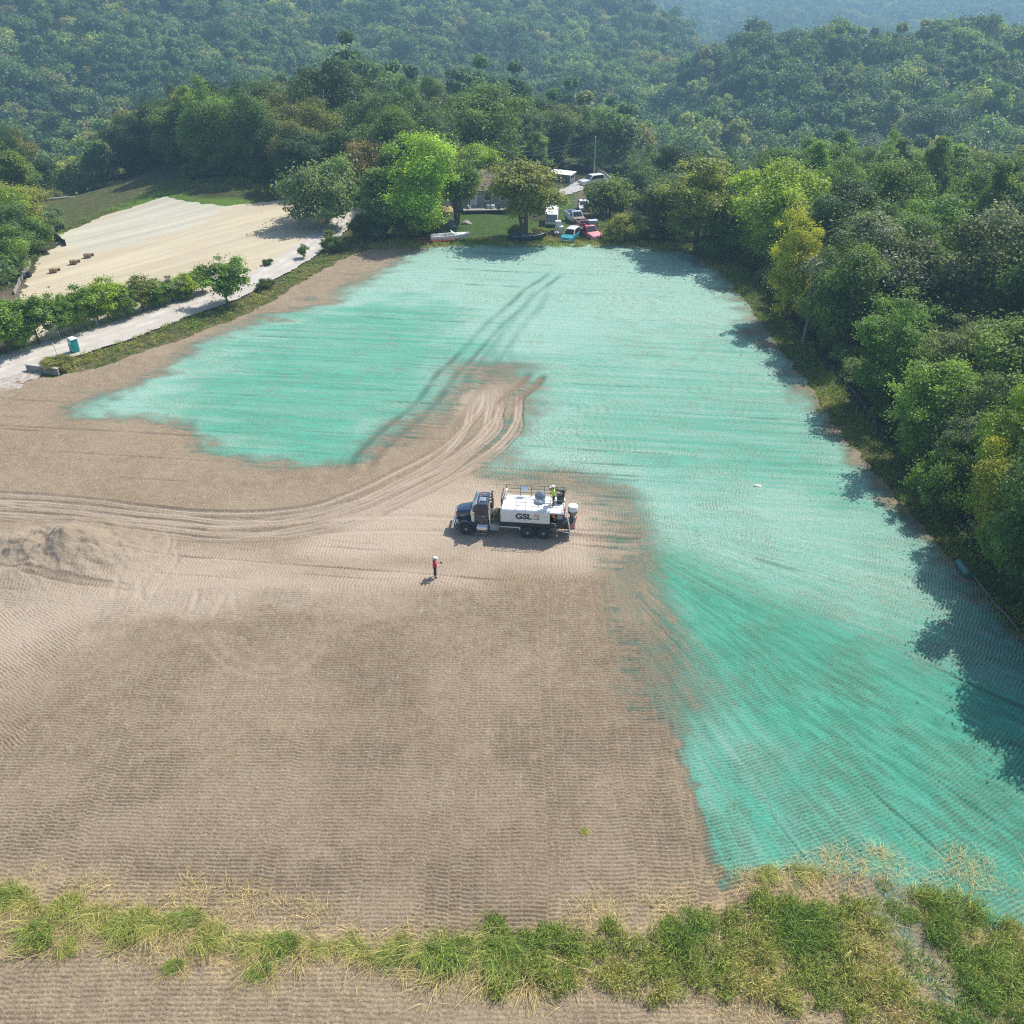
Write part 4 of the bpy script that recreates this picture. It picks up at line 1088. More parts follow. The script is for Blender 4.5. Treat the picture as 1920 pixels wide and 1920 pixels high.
def scatter(poly, n, seed, denf=None):
    rng = np.random.default_rng(seed); xs = np.array(poly)[:, 0]; ys_ = np.array(poly)[:, 1]
    P = np.column_stack([rng.uniform(xs.min(), xs.max(), n), rng.uniform(ys_.min(), ys_.max(), n)]).astype(np.float32)
    k = poly_sd(poly, P[:, 0], P[:, 1]) + (vnoise(P[:, 0] * 1.1, P[:, 1] * 1.1, seed) - .5) * 1.8 > 0
    if denf is not None: k &= rng.uniform(0, 1, n) < denf(P[:, 0], P[:, 1])
    return P[k]

# weed bank along the near edge
WEED = GP((905, 1745), (1000, 1752), (1100, 1735), (1250, 1738), (1400, 1705), (1560, 1695), (1640, 1690), (1700, 1650), (1790, 1672), (1870, 1735), (1960, 1775), (2200, 1830), (2200, 2050), (1560, 1925), (1400, 1880), (1150, 1862), (1010, 1850), (930, 1872))
W = Blades(3)
def tong(x, y): return float(samp(tongue, np.array([x]), np.array([y]))[0])
for (x, y) in scatter(WEED, 3400, 21, lambda X, Y: 0.7 + 0.3 * sstep(.3, .55, vnoise(X * .9, Y * .9, 44))):
    z = field_z(x, y); lush_ = vnoise(np.array([x * .35]), np.array([y * .35]), 46)[0]; r_ = W.rng
    hue = 0.08 + 0.64 * lush_ * r_.uniform(.5, 1.3)
    hgt = (0.22 + 0.50 * r_.uniform() ** 1.5) * (0.6 + 0.8 * vnoise(np.array([x * 1.3]), np.array([y * 1.3]), 47)[0])
    if tong(x, y) > .3 and r_.uniform() < .75: continue
    W.blades(x, y, z, 40, 0.34, hgt * 1.15, 0.014, hue, 0.75, 0.16)
    W.leaves(x, y, z + .05, 34, 0.42, hgt * .85, 0.052, hue * .9)
tag(link("weeds", W.mesh("weeds")), "bank of tall green and yellowing weeds along the near edge of the field", "weeds", kind="stuff")

# dry stems and litter near the edge
D = Blades(5)
LIT = GP((-120, 1640), (200, 1655), (420, 1660), (700, 1735), (1000, 1700), (1330, 1650), (1500, 1600), (1750, 1590), (2100, 1660), (2150, 1950), (1500, 1930), (1000, 1890), (700, 1860), (350, 1825), (-120, 1790))
for (x, y) in scatter(LIT, 9500, 31, lambda X, Y: sstep(.40, .60, fbm(X * .5, Y * .5, 48, 3))):
    D.blades(x, y, field_z(x, y), 7, 0.40, 0.20, 0.012, 0.88, 2.4, 0.14, (D.rng.normal(0, .5), D.rng.normal(0, .5)))
for (x, y) in scatter(GP((1250, 1520), (1500, 1480), (1800, 1560), (2050, 1640), (2050, 1720), (1700, 1680), (1330, 1690)), 420, 33, lambda X, Y: sstep(.5, .66, fbm(X * .7, Y * .7, 49, 2))):
    D.blades(x, y, field_z(x, y), 10, 0.22, 0.17, 0.009, 0.55, 1.6, 0.2)
for (x, y) in scatter(GP((300, 1300), (1250, 1250), (1250, 1640), (0, 1640), (0, 1400)), 60, 35):
    D.blades(x, y, field_z(x, y), 10, 0.14, 0.14, 0.009, 0.7, 1.6, 0.2)
tag(link("dry_grass", D.mesh("dry_grass")), "flattened dry straw-coloured grass scattered on the soil of the near edge", "grass", kind="stuff")

# single clumps of long grass on the left of the near edge
def clump_mesh(seed, gy):
    B = Blades(seed)
    r_ = random.Random(seed)
    for k in range(9):
        a = r_.uniform(0, 6.28); q = r_.uniform(.05, .62); cx, cy = q * math.cos(a) * 1.35, q * math.sin(a)
        hu = min(1, max(0, gy + r_.uniform(-.18, .35))); wd = (r_.uniform(-.5, .6), r_.uniform(-.8, .3))
        B.blades(cx, cy, 0, 95, 0.30, 0.55 * r_.uniform(.6, 1.25), 0.014, hu, 1.25, 0.12, wd)
        B.leaves(cx, cy, 0, 40, 0.30, 0.40 * r_.uniform(.7, 1.2), 0.05, hu * .8)
    for k in range(7):
        a = r_.uniform(0, 6.28); q = r_.uniform(.3, 1.0)
        B.blades(q * math.cos(a) * 1.3, q * math.sin(a), 0, 40, 0.35, 0.45, 0.013, min(1, gy + .6), 2.2, 0.1, (r_.uniform(-.8, .8), r_.uniform(-1, .3)))
    return B.mesh("grass_clump")
CM = [clump_mesh(61, 0.20), clump_mesh(62, 0.34), clump_mesh(63, 0.12), clump_mesh(64, 0.46)]
CL = [(15, 1690, 1.1, 2, "dark green grass clump at the lower left frame edge"), (52, 1695, 1.0, 1, "grass clump second from the left frame edge, yellow on top"), (70, 1760, 1.25, 2, "deep green grass clump standing lowest near the left frame edge"),
      (128, 1706, 1.0, 3, "yellowed grass clump between two green ones near the left frame edge"), (170, 1718, 1.1, 1, "sprawling grass clump with dark hollows, left of the drooping one"), (205, 1736, 0.8, 3, "small yellowed clump below the sprawling grass clump"),
      (232, 1752, 1.1, 2, "green half of the drooping straw-topped grass clump"), (258, 1735, 1.15, 3, "straw-topped drooping grass clump"), (295, 1740, 1.1, 1, "green grass clump right of the drooping straw-topped one"), (320, 1738, .9, 0, "small fresh green clump touching its larger neighbour"),
      (362, 1730, 0.9, 0, "dark leafy clump standing alone above the tyre-marked gap"), (395, 1765, 1.05, 3, "mop-like clump with pale top beside the tyre-marked gap"), (445, 1770, .7, 0, "small clump linking the mop-like clump and the paired clumps"), (482, 1772, 1.0, 1, "left one of the paired clumps on the near edge"), (535, 1778, 1.15, 0, "right one of the paired clumps, fresh green"),
      (608, 1780, 0.8, 1, "round clump with dry strands, left of the upright one"), (672, 1780, 1.0, 1, "upright grass clump with a pointed top"), (740, 1800, 0.95, 0, "grass clump with broad leaves left of the big green mound"), (752, 1770, .6, 2, "grey-green thistle-like clump above the broad-leaved one"),
      (820, 1800, 1.45, 2, "big green grass mound in the middle of the near edge"), (862, 1790, 1.3, 0, "bright half of the big green grass mound"), (935, 1790, 1.4, 2, "tallest dark green clump at the start of the weed bank"), (960, 1815, 1.3, 0, "leafy clump leaning out of the weed bank's left end"),
      (490, 1825, 0.75, 0, "thin green tuft hanging below the paired clumps"), (130, 1780, 0.7, 3, "dull olive clump on the bare strip at lower left"), (330, 1815, .6, 0, "streak of green blades in the dry litter at lower left"),
      (1440, 1645, .75, 3, "yellow-green tuft on the sprayed soil above the weed bank"), (1510, 1640, .85, 1, "bright green tuft right of the yellow-green tuft on sprayed soil"), (1095, 1560, .3, 3, "tiny pale tuft alone on the brown tracked soil")]
for px, py, s, v, lb in CL:
    g = G(px, py)
    e = link("grass_clump", CM[v]); e.location = (g.x, g.y, field_z(g.x, g.y) - 0.03); e.scale = (s * 0.98, s * 0.9, s * 0.95); e.rotation_euler = (0, 0, _tr.uniform(-.5, .5))
    tag(e, lb, "grass clump", "grass clumps along the near edge")

# verges: lane, field head, right edge
Vg = Blades(9)
def verge(polyw, n, seed, h, hue, leaf=14, size=0.09, den=None):
    for (x, y) in scatter(polyw, n, seed, den):
        r_ = Vg.rng; hv = vnoise(np.array([x * .25]), np.array([y * .25]), seed + 4)[0]
        if abs(float(samp(sroad, np.array([x]), np.array([y]))[0])) < 3.1: continue
        z = float(H(x, y)) - .05; hh = h * (0.5 + 0.9 * hv) * r_.uniform(.6, 1.3); hu = np.clip(hue + 0.55 * (hv - .5), 0, 1)
        Vg.blades(x, y, z, 9, 0.45, hh, 0.03, hu, 0.8)
        Vg.leaves(x, y, z, leaf, 0.45, hh * .8, size, hu * .85)
VL = GP((100, 700), (140, 660), (260, 622), (340, 592), (410, 572), (460, 552), (510, 524), (560, 496), (605, 460), (650, 424), (690, 440), (720, 455), (690, 468), (640, 485), (560, 530), (500, 568), (430, 600), (350, 630), (270, 656), (190, 684), (130, 702))
verge(VL, 2600, 71, 0.45, 0.40)
VH = GP((680, 466), (740, 450), (860, 447), (1000, 446), (1130, 448), (1290, 460), (1300, 476), (1180, 466), (960, 461), (830, 463), (760, 467))
verge(VH, 2200, 73, 0.6, 0.45, den=lambda X, Y: 0.8 + 0 * X)
_e = [G2(*p) for p in [(1290, 474), (1345, 505), (1410, 583), (1490, 690), (1560, 790), (1635, 885), (1690, 950), (1780, 1050), (1850, 1115), (1905, 1185), (2000, 1280)]]
VR = _e + [(x + 4.2, y + 1.0) for x, y in reversed(_e)]
verge(VR, 5200, 75, 0.42, 0.30, 10, 0.07)
verge(GP((1080, 420), (1230, 420), (1300, 455), (1290, 470), (1100, 455)), 900, 77, 0.9, 0.35)
verge(GP((-20, 560), (60, 470), (110, 430), (190, 395), (310, 340), (540, 335), (570, 372), (310, 360), (190, 402), (100, 452), (50, 520)), 2600, 79, 0.6, 0.34)
verge(GP((-60, 705), (150, 640), (300, 592), (420, 548), (430, 540), (300, 570), (150, 615), (-60, 680)), 1300, 83, 0.5, 0.4)
tag(link("verge_grass", Vg.mesh("verge_grass")), "rough grass and weeds on the verges round the field and along the lane", "grass", kind="stuff")

# low bushes closing the foot of the wood
_br = random.Random(23)
def edge_bushes(pts, spacing, d0, d1, s0, s1, desc, tones, h0=1.0):
    L = smooth_path(pts, 4); acc = 0
    for (a, b_) in zip(L[:-1], L[1:]):
        l = math.hypot(b_[0] - a[0], b_[1] - a[1]); acc += l
        if acc < spacing: continue
        acc = _br.uniform(-.3, .3) * spacing
        nx, ny = -(b_[1] - a[1]) / l, (b_[0] - a[0]) / l
        o = _br.uniform(d0, d1); x, y = b_[0] + nx * o, b_[1] + ny * o
        r = _br.uniform(s0, s1); t = _br.choice(tones)
        lb = f"{TONE[t]} bush {desc}"
        tree('bush', x, y, float(H(x, y)), r * _br.uniform(1.05, 1.5) * h0, r, t, lb, lb + ", one of many", 'bush')
edge_bushes(_e, 2.3, 5.4, 7.0, 1.5, 2.6, "at the foot of the wood beside the field's right verge", ['mid', 'mid', 'olive', 'green', 'grey', 'dark'])
edge_bushes([G2(*p) for p in [(640, 455), (700, 448), (760, 447), (820, 444)]], 2.4, 0.3, 2.5, 1.6, 2.6, "under the tall pale tree at the field's head", ['dark', 'mid', 'olive'])
edge_bushes([G2(*p) for p in [(930, 452), (1010, 452)]], 2.4, 0.3, 2.5, 1.2, 2.0, "under the olive tree at the field's head", ['mid', 'olive', 'dark'])
edge_bushes([G2(*p) for p in [(1130, 450), (1180, 452), (1240, 452), (1300, 462)]], 2.2, 1.0, 4.5, 1.2, 2.4, "in the scrub right of the red pickup", ['olive', 'mid', 'grey', 'green'])
edge_bushes([G2(*p) for p in [(60, 470), (80, 410), (130, 350), (330, 318), (450, 320), (560, 350)]], 4.0, -2.5, 1.0, 1.8, 3.2, "along the foot of the wood beyond the straw plot", ['dark', 'mid', 'grey'])
# ================================================================== THE HYDROSEEDING TRUCK
M_NAVY = mat("navy_paint", (0.020, 0.036, 0.070), 0.22, 0.0, 0.15, 2, coat=0.8)
M_WHITE = mat("tank_white", (0.78, 0.78, 0.76), 0.45, var=0.05, scale=1.5)
M_CHROME = mat("chrome", (0.72, 0.70, 0.67), 0.18, 1.0, 0.08)
M_BLACK = mat("black_steel", (0.018, 0.020, 0.023), 0.5, var=0.3)
M_RAIL = mat("rail_steel", (0.055, 0.052, 0.055), 0.5, 0.2)
M_GREY = mat("grey_steel", (0.30, 0.34, 0.35), 0.5, 0.3)
M_RUBBER = mat("rubber", (0.040, 0.042, 0.045), 0.9, var=0.25, scale=8)
M_RIM = mat("alloy", (0.55, 0.57, 0.60), 0.35, 0.8)
M_GLASS = mat("dark_glass", (0.012, 0.016, 0.02), 0.06, var=0.1, spec=0.8)
M_ORANGE = mat("orange_plastic", (0.85, 0.26, 0.06), 0.4)
M_REDP = mat("red_paint", (0.55, 0.05, 0.05), 0.45)
M_HATCH = mat("hatch_grey", (0.20, 0.27, 0.33), 0.4, 0.3)
M_OLIVE = mat("olive_pump", (0.16, 0.15, 0.08), 0.7, var=0.4)
M_INK = mat("lettering_black", (0.025, 0.027, 0.032), 0.5)
M_DIRTY = mat("soiled_plastic", (0.24, 0.205, 0.17), 0.7, var=0.3)

tf, tr_ = G(874.5, 1003), G(1018.0, 1011)
TS = math.hypot(tr_.x - tf.x, tr_.y - tf.y) / 6.05
TA = math.atan2(tr_.y - tf.y, tr_.x - tf.x)
_n = Vector((-math.sin(TA), math.cos(TA), 0))
_d = Vector((math.cos(TA), math.sin(TA), 0))
torg = Vector((tf.x, tf.y, 0)) - _d * 0.95 * TS + _n * 1.05 * TS
truck = empty("hydroseeder_truck", (torg.x, torg.y, 0.08), TA, TS)
tag(truck, "navy truck carrying a white hydroseeding tank with railings on the field", "truck")
print("TRUCK scale", TS, "angle", math.degrees(TA))

def wheel(parent, x, y, side, r=0.52, wd=0.30, rimr=0.30, name="wheel", rim_m=None, dual=False):
    mb = MB(); h = wd / 2
    prof = [(rimr, -h), (r * .90, -h), (r * .985, -h * .78), (r, -h * .4), (r, h * .4), (r * .985, h * .78), (r * .90, h), (rimr, h)]
    mb.lathe(prof, (x, y, r), 'y', 28)
    if dual:
        mb.lathe(prof, (x, y - side * (wd + .04), r), 'y', 28)
    t = mb.build(name, M_RUBBER, parent)
    o = side * (h - 0.02)
    mb = MB(); mb.lathe([(rimr + .01, side * h * .92), (rimr * .9, side * h * .92), (rimr * .82, o * .35), (rimr * .45, o * .5), (rimr * .42, o * 1.15), (.02, o * 1.2)], (x, y, r), 'y', 24)
    for k in range(8):
        a = k * PI / 4
        mb.box(x + rimr * .62 * math.cos(a) - .025, x + rimr * .62 * math.cos(a) + .025, y + o * .4 - .03, y + o * .4 + .03, r + rimr * .62 * math.sin(a) - .025, r + rimr * .62 * math.sin(a) + .025)
    mb.build("rim", rim_m or M_RIM, t)
    return t
wheel(truck, 0.95, -1.02, -1); wheel(truck, 0.95, 1.02, 1)
for x in (5.78, 7.02):
    wheel(truck, x, -1.05, -1, dual=True); wheel(truck, x, 1.05, 1, dual=True)

mb = MB()
for s in (-1, 1): mb.box(0.25, 8.7, s * .45 - .05, s * .45 + .05, .72, 1.0)
for x in (1.0, 2.2, 3.4, 5.0, 6.4, 8.0): mb.box(x, x + .1, -.4, .4, .78, .94)
for x in (.95, 5.78, 7.02): mb.lathe([(.07, -.95), (.07, .95)], (x, 0, .52), 'y', 10)
for x in (5.78, 7.02): mb.lathe([(.05, -.24), (.22, -.12), (.22, .12), (.05, .24)], (x, 0, .52), 'y', 12)
mb.build("chassis", M_BLACK, truck, .01)

# hood, fenders, grille
mb = MB()
rings = []
for x, hw, zt, zs in ((0.12, .56, 1.74, 1.60), (0.30, .62, 1.86, 1.70), (0.9, .70, 1.99, 1.82), (1.52, .80, 2.10, 1.92)):
    rings.append([(x, -hw, 1.0), (x, -hw, zs), (x, -hw * .82, zt - .04), (x, -hw * .35, zt), (x, hw * .35, zt), (x, hw * .82, zt - .04), (x, hw, zs), (x, hw, 1.0)])
mb.loft(rings)
hood = mb.build("hood", M_NAVY, truck, .02, angle=25)
mb = MB(); mb.box(.55, 1.3, -.735, -.72, 1.62, 1.645); mb.box(.4, .9, -.71, -.70, 1.5, 1.52); mb.build("trim_stripe", M_CHROME, hood)
for s in (-1, 1):
    mb = MB(); n = 12; rings = []
    for k in range(n + 1):
        a = rad(-8 + 196 * k / n); c_, s_ = math.cos(a), math.sin(a)
        x0, z0 = .95 + .62 * c_, .54 + .62 * s_; x1, z1 = .95 + .70 * c_, .56 + (.74 + .06 * max(0, s_)) * s_
        rings.append([(x0, s * .56, z0), (x0, s * 1.20, z0), (x1, s * 1.21, z1), (x1, s * .56, z1)])
    mb.loft(rings); mb.build("fender", M_NAVY, truck, .012)
mb = MB(); mb.box(.02, .12, -.52, .52, .95, 1.72)
for k in range(9): mb.box(-.01, .02, -.48 + k * .12 - .015, -.48 + k * .12 + .015, 1.0, 1.68)
mb.build("grille", M_CHROME, truck, .008)
mb = MB(); mb.prism([(-.16, .5), (-.22, .55), (-.22, .8), (-.16, .86), (.0, .86), (.0, .5)], -1.15, 1.15); mb.build("bumper", M_CHROME, truck, .015)
for s in (-1, 1):
    mb = MB(); mb.lathe([(.02, -.06), (.11, -.05), (.13, 0), (.12, .1), (.03, .16)], (.22, s * .86, 1.12), 'x', 16); mb.box(.24, .30, s * .8 - .03, s * .8 + .03, .9, 1.02)
    mb.build("headlight", M_CHROME, truck)

# cab
mb = MB()
cabp = [(1.52, 1.0), (1.52, 1.98), (1.74, 2.66), (1.86, 2.74), (2.60, 2.78), (2.68, 2.70), (2.68, 1.0)]
rings = []
for y, k in ((-1.03, 0), (-1.03, 0)): pass
V = []; F = []
n = len(cabp)
for y, ins in ((-1.04, 0.0), (1.04, 0.0)):
    for x, z in cabp:
        t = max(0, (z - 1.9) / .85); V.append((x, y * (1 - .085 * t), z))
F = [tuple(range(n)), tuple(range(2 * n - 1, n - 1, -1))] + [(i, i + n, (i + 1) % n + n, (i + 1) % n) for i in range(n)]
mb.add(V, F)
cab = mb.build("cab", M_NAVY, truck, .04, seg=3)
mb = MB(); V = [(1.515, -.88, 2.03), (1.515, .88, 2.03), (1.705, .82, 2.58), (1.705, -.82, 2.58)]
mb.loft([[Vector(p) + Vector((-.012, 0, .004)) for p in V], [Vector(p) + Vector((.02, 0, 0)) for p in V]]); mb.build("windshield", M_GLASS, cab)
for s in (-1, 1):
    V = [(1.66, s * 1.035, 1.96), (2.36, s * 1.035, 1.96), (2.36, s * .975, 2.56), (1.84, s * .975, 2.56)]
    mb = MB(); mb.loft([[Vector(p) + Vector((0, s * .012, 0)) for p in V], [Vector(p) - Vector((0, s * .03, 0)) for p in V]]); mb.build("side_window", M_GLASS, cab)
    mb = MB(); mb.box(1.6, 2.45, s * 1.05 - .008, s * 1.05 + .008, 1.08, 1.92); d_ = mb.build("door", M_NAVY, cab, .006)
    mb = MB(); mb.box(2.25, 2.4, s * 1.06 - .012, s * 1.06 + .02, 1.72, 1.76); mb.build("handle", M_CHROME, d_)
    mb = MB(); mb.tube([(1.60, s * 1.04, 2.55), (1.5, s * 1.32, 2.62), (1.5, s * 1.36, 2.0), (1.6, s * 1.05, 1.95)], .018, 6); mb.box(1.46, 1.52, s * 1.36 - .1, s * 1.36 + .1, 2.05, 2.5)
    mb.build("mirror", M_CHROME, cab)
mb = MB(); mb.prism([(1.50, 2.50), (1.44, 2.56), (1.70, 2.74), (1.78, 2.74)], -.92, .92); mb.build("sun_visor", M_CHROME, cab, .006)
for y in (-.6, -.3, 0, .3, .6):
    mb = MB(); mb.lathe([(.01, 0), (.05, 0), (.045, .06), (.01, .08)], (1.95, y, 2.755), 'z', 10); mb.build("marker_light", M_ORANGE, cab)
mb = MB(); mb.tube([(2.05, .35, 2.82), (2.5, .35, 2.84)], .05, 8); mb.tube([(2.05, .55, 2.82), (2.45, .55, 2.84)], .04, 8); mb.build("air_horn", M_CHROME, cab)
mb = MB(); mb.box(1.95, 2.45, -.5, .1, 2.76, 2.82); mb.build("roof_vent", M_CHROME, cab, .02)
mb = MB(); mb.tube([(2.64, .2, 2.7), (2.76, .15, 2.95)], .03, 6); mb.lathe([(.02, 0), (.09, .0), (.09, .13), (.03, .17)], (2.78, -.25, 2.78), 'z', 12); mb.box(2.66, 2.84, -.3, -.2, 2.70, 2.78)
mb.build("beacon", M_ORANGE, truck)
for s in (-1, 1):
    mb = MB(); mb.lathe([(.02, 1.22), (.18, 1.24), (.19, 1.3), (.19, 1.86), (.15, 1.9), (.15, 1.98), (.21, 2.0), (.2, 2.1), (.1, 2.15), (.01, 2.16)], (1.50, s * 1.0, 0), 'z', 18); mb.build("air_cleaner", M_CHROME, truck)
    mb = MB(); mb.lathe([(.085, .8), (.085, 1.35), (.13, 1.4), (.13, 2.35), (.085, 2.4), (.085, 2.75)], (2.80, s * .88, 0), 'z', 16)
    mb.tube([(2.80, s * .88, 2.72), (2.80, s * .88, 2.86), (2.90, s * .88, 3.02)], [.085, .085, .095], 12); mb.build("exhaust_stack", M_CHROME, truck)
    mb = MB(); mb.lathe([(.02, 0), (.31, 0.01), (.34, .04), (.34, .86), (.31, .89), (.02, .9)], (1.78, s * .95, .68), 'x', 24)
    for x in (1.98, 2.4): mb.lathe([(.345, 0), (.352, 0), (.352, .05), (.345, .05)], (x, s * .95, .68), 'x', 24)
    mb.box(1.8, 2.66, s * 1.22 - .1, s * 1.22 + .1, .28, .32); ft = mb.build("fuel_tank", M_CHROME, truck)
mb = MB(); mb.box(2.82, 3.56, -1.2, -.55, .60, 1.02); mb.build("toolbox", M_GREY, truck, .015)
mb = MB(); mb.box(2.82, 3.56, .55, 1.2, .60, 1.02); mb.build("toolbox", M_GREY, truck, .015)
mb = MB(); mb.box(2.95, 3.5, -.6, .5, 1.0, 1.35); mb.lathe([(.02, -.35), (.26, -.3), (.3, 0), (.26, .3), (.02, .35)], (3.28, -.15, 1.6), 'y', 14)
mb.tube([(3.0, -.5, 1.1), (3.15, -.65, 1.7), (3.4, -.4, 1.95), (3.5, .1, 1.8)], .06, 8); mb.tube([(3.1, -.9, 1.0), (3.12, -.9, 2.0)], .03, 6); mb.build("pump", M_OLIVE, truck)
mb = MB(); mb.box(2.72, 2.9, -.8, .8, 1.0, 1.5); mb.build("deck_plate", M_BLACK, truck, .01)

# tank
TZ0, TZ1, TZ2 = 1.45, 2.40, 2.60
def tsec(x, k=1.0, dz=0.0):
    return [(x, -1.2 * k, TZ0), (x, -1.2 * k, TZ1 - dz), (x, -1.10 * k, TZ2 - .06 - dz), (x, -.9 * k, TZ2 - dz), (x, .9 * k, TZ2 - dz), (x, 1.10 * k, TZ2 - .06 - dz), (x, 1.2 * k, TZ1 - dz), (x, 1.2 * k, TZ0)]
mb = MB(); mb.loft([tsec(3.66, .93, .12), tsec(3.78), tsec(7.50)]); tank = mb.build("tank", M_WHITE, truck, .015)
mb = MB(); mb.box(7.50, 8.56, -1.2, 1.2, 2.36, 2.48); mb.box(7.50, 8.56, .9, 1.2, 1.45, 2.36); mb.build("rear_deck", M_WHITE, truck, .012)
mb = MB(); mb.box(3.58, 8.58, -1.14, 1.14, 1.02, 1.452); mb.box(3.58, 3.66, -1.15, 1.15, 1.452, 2.0); mb.build("skirt", M_BLACK, truck, .012)
mb = MB(); mb.box(8.02, 8.56, -1.19, -.6, 1.452, 2.36); mb.box(8.02, 8.56, -.6, .85, 1.452, 2.36); mb.build("control_cabinet", M_BLACK, truck, .012)
mb = MB(); mb.box(8.08, 8.5, -1.205, -1.19, 1.95, 2.3); mb.build("panel", M_GREY, truck)
mb = MB(); mb.box(7.6, 7.95, -.7, .5, 1.46, 2.1); mb.lathe([(.04, 0), (.18, 0), (.18, .12), (.04, .12)], (7.75, -.75, 1.95), 'y', 14); mb.build("engine", M_BLACK, truck, .02)
mb = MB(); mb.lathe([(.02, 0), (.12, 0), (.12, .12), (.02, .12)], (7.80, -1.0, 2.05), 'y', 14); mb.tube([(7.6, -.9, 2.1), (7.75, -1.0, 2.2), (7.95, -.95, 1.9), (7.85, -1.0, 1.65)], .035, 7); mb.build("hose", M_ORANGE, truck)
mb = MB(); mb.tube([(7.62, -1.1, 1.5), (7.95, -1.15, 1.48), (7.98, -1.16, 1.25)], .035, 7); mb.build("white_hose", M_WHITE, truck)
mb = MB(); mb.tube([(3.60, -1.08, .92), (5.20, -1.08, .90)], .04, 8); mb.lathe([(.02, 0), (.07, 0), (.07, .14), (.02, .14)], (5.16, -1.08, .78), 'z', 10); mb.build("drain_pipe", M_WHITE, truck)
# railings
def rail(name, x0, x1, y, z0, xs, h=0.95, m=M_RAIL):
    mb = MB()
    for x in xs: mb.box(x - .022, x + .022, y - .022, y + .022, z0, z0 + h)
    for k in (1.0, .66, .33): mb.tube([(x0, y, z0 + h * k), (x1, y, z0 + h * k)], .022, 6)
    mb.build(name, m, truck)
M_RAIL2 = mat("galvanised_rail", (0.33, 0.33, 0.33), 0.45, 0.5)
rail("railing", 4.86, 8.55, -1.0, 2.56, (4.88, 5.63, 6.58, 7.5, 8.53), .92, M_RAIL2)
rail("railing", 3.92, 8.55, 1.0, 2.56, (3.94, 5.05, 5.9, 6.9, 7.9, 8.53), .95)
mb = MB()
for y in (.1, .55): mb.tube([(3.60, y, 1.0), (3.60, y, 2.7), (3.78, y, 3.45)], .03, 6)
for z in np.arange(1.3, 3.3, .3): mb.tube([(3.60 + max(0, z - 2.7) * .24, .1, z), (3.60 + max(0, z - 2.7) * .24, .55, z)], .018, 5)
mb.build("ladder", M_RAIL, truck)
mb = MB(); mb.tube([(3.62, -.7, 1.5), (3.72, -.55, 2.55), (3.85, .2, 3.1)], .035, 6); mb.build("brace", M_RAIL, truck)
mb = MB(); pts_ = [(3.98 + .06 * math.sin(a * 2), .62 + .22 * math.cos(a), 3.05 + .26 * math.sin(a)) for a in np.linspace(0, 2 * PI, 17)]; mb.tube(pts_, .06, 8); mb.build("hose_coil", M_WHITE, truck)
mb = MB(); mb.box(5.12, 5.62, .955, .975, 2.98, 3.50); mb.build("notice_board", mat("board_pale_blue", (0.55, 0.66, 0.72), 0.5, var=.15), truck, .004)
mb = MB(); mb.lathe([(.40, 0), (.42, 0), (.42, .16), (.38, .2), (.30, .2), (.30, .1), (.02, .08)], (6.62, .1, TZ2), 'z', 24); hb = mb.build("hatch", M_HATCH, truck)
mb = MB(); Mx = Matrix.Translation((6.62, .50, TZ2 + .30)) @ Matrix.Rotation(rad(52), 4, 'X'); o0 = len(mb.v); mb.lathe([(.02, .1), (.28, .07), (.42, .0), (.42, -.04), (.02, -.04)], (0, 0, 0), 'z', 24); mb.v = [tuple(Mx @ Vector(p)) for p in mb.v]; mb.build("hatch_lid", M_HATCH, hb)
mb = MB(); mb.box(7.95, 8.40, .15, .75, 2.48, 3.05); mb.build("battery_box", M_BLACK, truck, .015)
mb = MB(); mb.lathe([(.16, 0), (.16, .04), (.07, .06), (.07, .95), (.02, .97)], (8.42, .55, 2.48), 'z', 12); mb.lathe([(.14, -.1), (.16, 0), (.14, .1)], (8.42, .55, 3.42), 'y', 12); mb.tube([(8.42, .55, 3.42), (8.0, .52, 3.55), (7.3, .50, 3.62)], [.10, .075, .055], 10); mb.tube([(8.42, .55, 3.4), (8.66, .6, 3.48)], .03, 6); mb.tube([(8.42, .55, 3.2), (8.3, .5, 3.05)], .03, 6)
mb.build("spray_gun", M_BLACK, truck)
mb = MB(); mb.lathe([(.02, 0), (.09, 0), (.09, .3), (.04, .36), (.02, .36)], (8.2, .8, 3.05), 'z', 12); mb.build("canister", M_WHITE, truck)
# rear: ladder, hopper, drawbar
mb = MB()
for y in (-.95, -.55): mb.tube([(8.62, y, 2.95), (8.72, y, 2.5), (9.12, y, .62)], .032, 7)
for k in range(7):
    t = k / 7; mb.tube([(8.74 + .36 * t, -.95, 2.4 - 1.75 * t), (8.74 + .36 * t, -.55, 2.4 - 1.75 * t)], .02, 5)
mb.build("rear_ladder", M_WHITE, truck)
mb = MB(); mb.tube([(8.60, -.98, 2.5), (8.62, -.98, 3.0), (8.64, -.52, 3.0), (8.62, -.52, 2.5)], .035, 7); mb.build("grab_rail", M_REDP, truck)
mb = MB(); mb.lathe([(.02, 0), (.12, 0), (.37, .42), (.37, .62)], (9.22, .1, 1.42), 'z', 22); hp = mb.build("hopper", M_DIRTY, truck)
mb = MB(); mb.lathe([(.38, 0), (.40, .02), (.40, .34), (.36, .42), (.02, .45)], (9.22, .1, 2.04), 'z', 22); mb.build("hopper_cover", M_WHITE, hp)
mb = MB(); mb.box(8.56, 9.45, -.8, .8, .80, .92); mb.box(9.0, 9.1, -.4, .5, .92, 1.5); mb.tube([(9.22, .1, 1.45), (9.22, .1, .9)], .08, 8); mb.build("rear_platform", M_BLACK, truck, .01)
mb = MB(); mb.tube([(8.7, -.6, 1.0), (9.0, -.8, .95), (9.4, -.5, 1.0), (9.55, .1, 1.5)], .035, 6); mb.build("red_hose", M_REDP, truck)
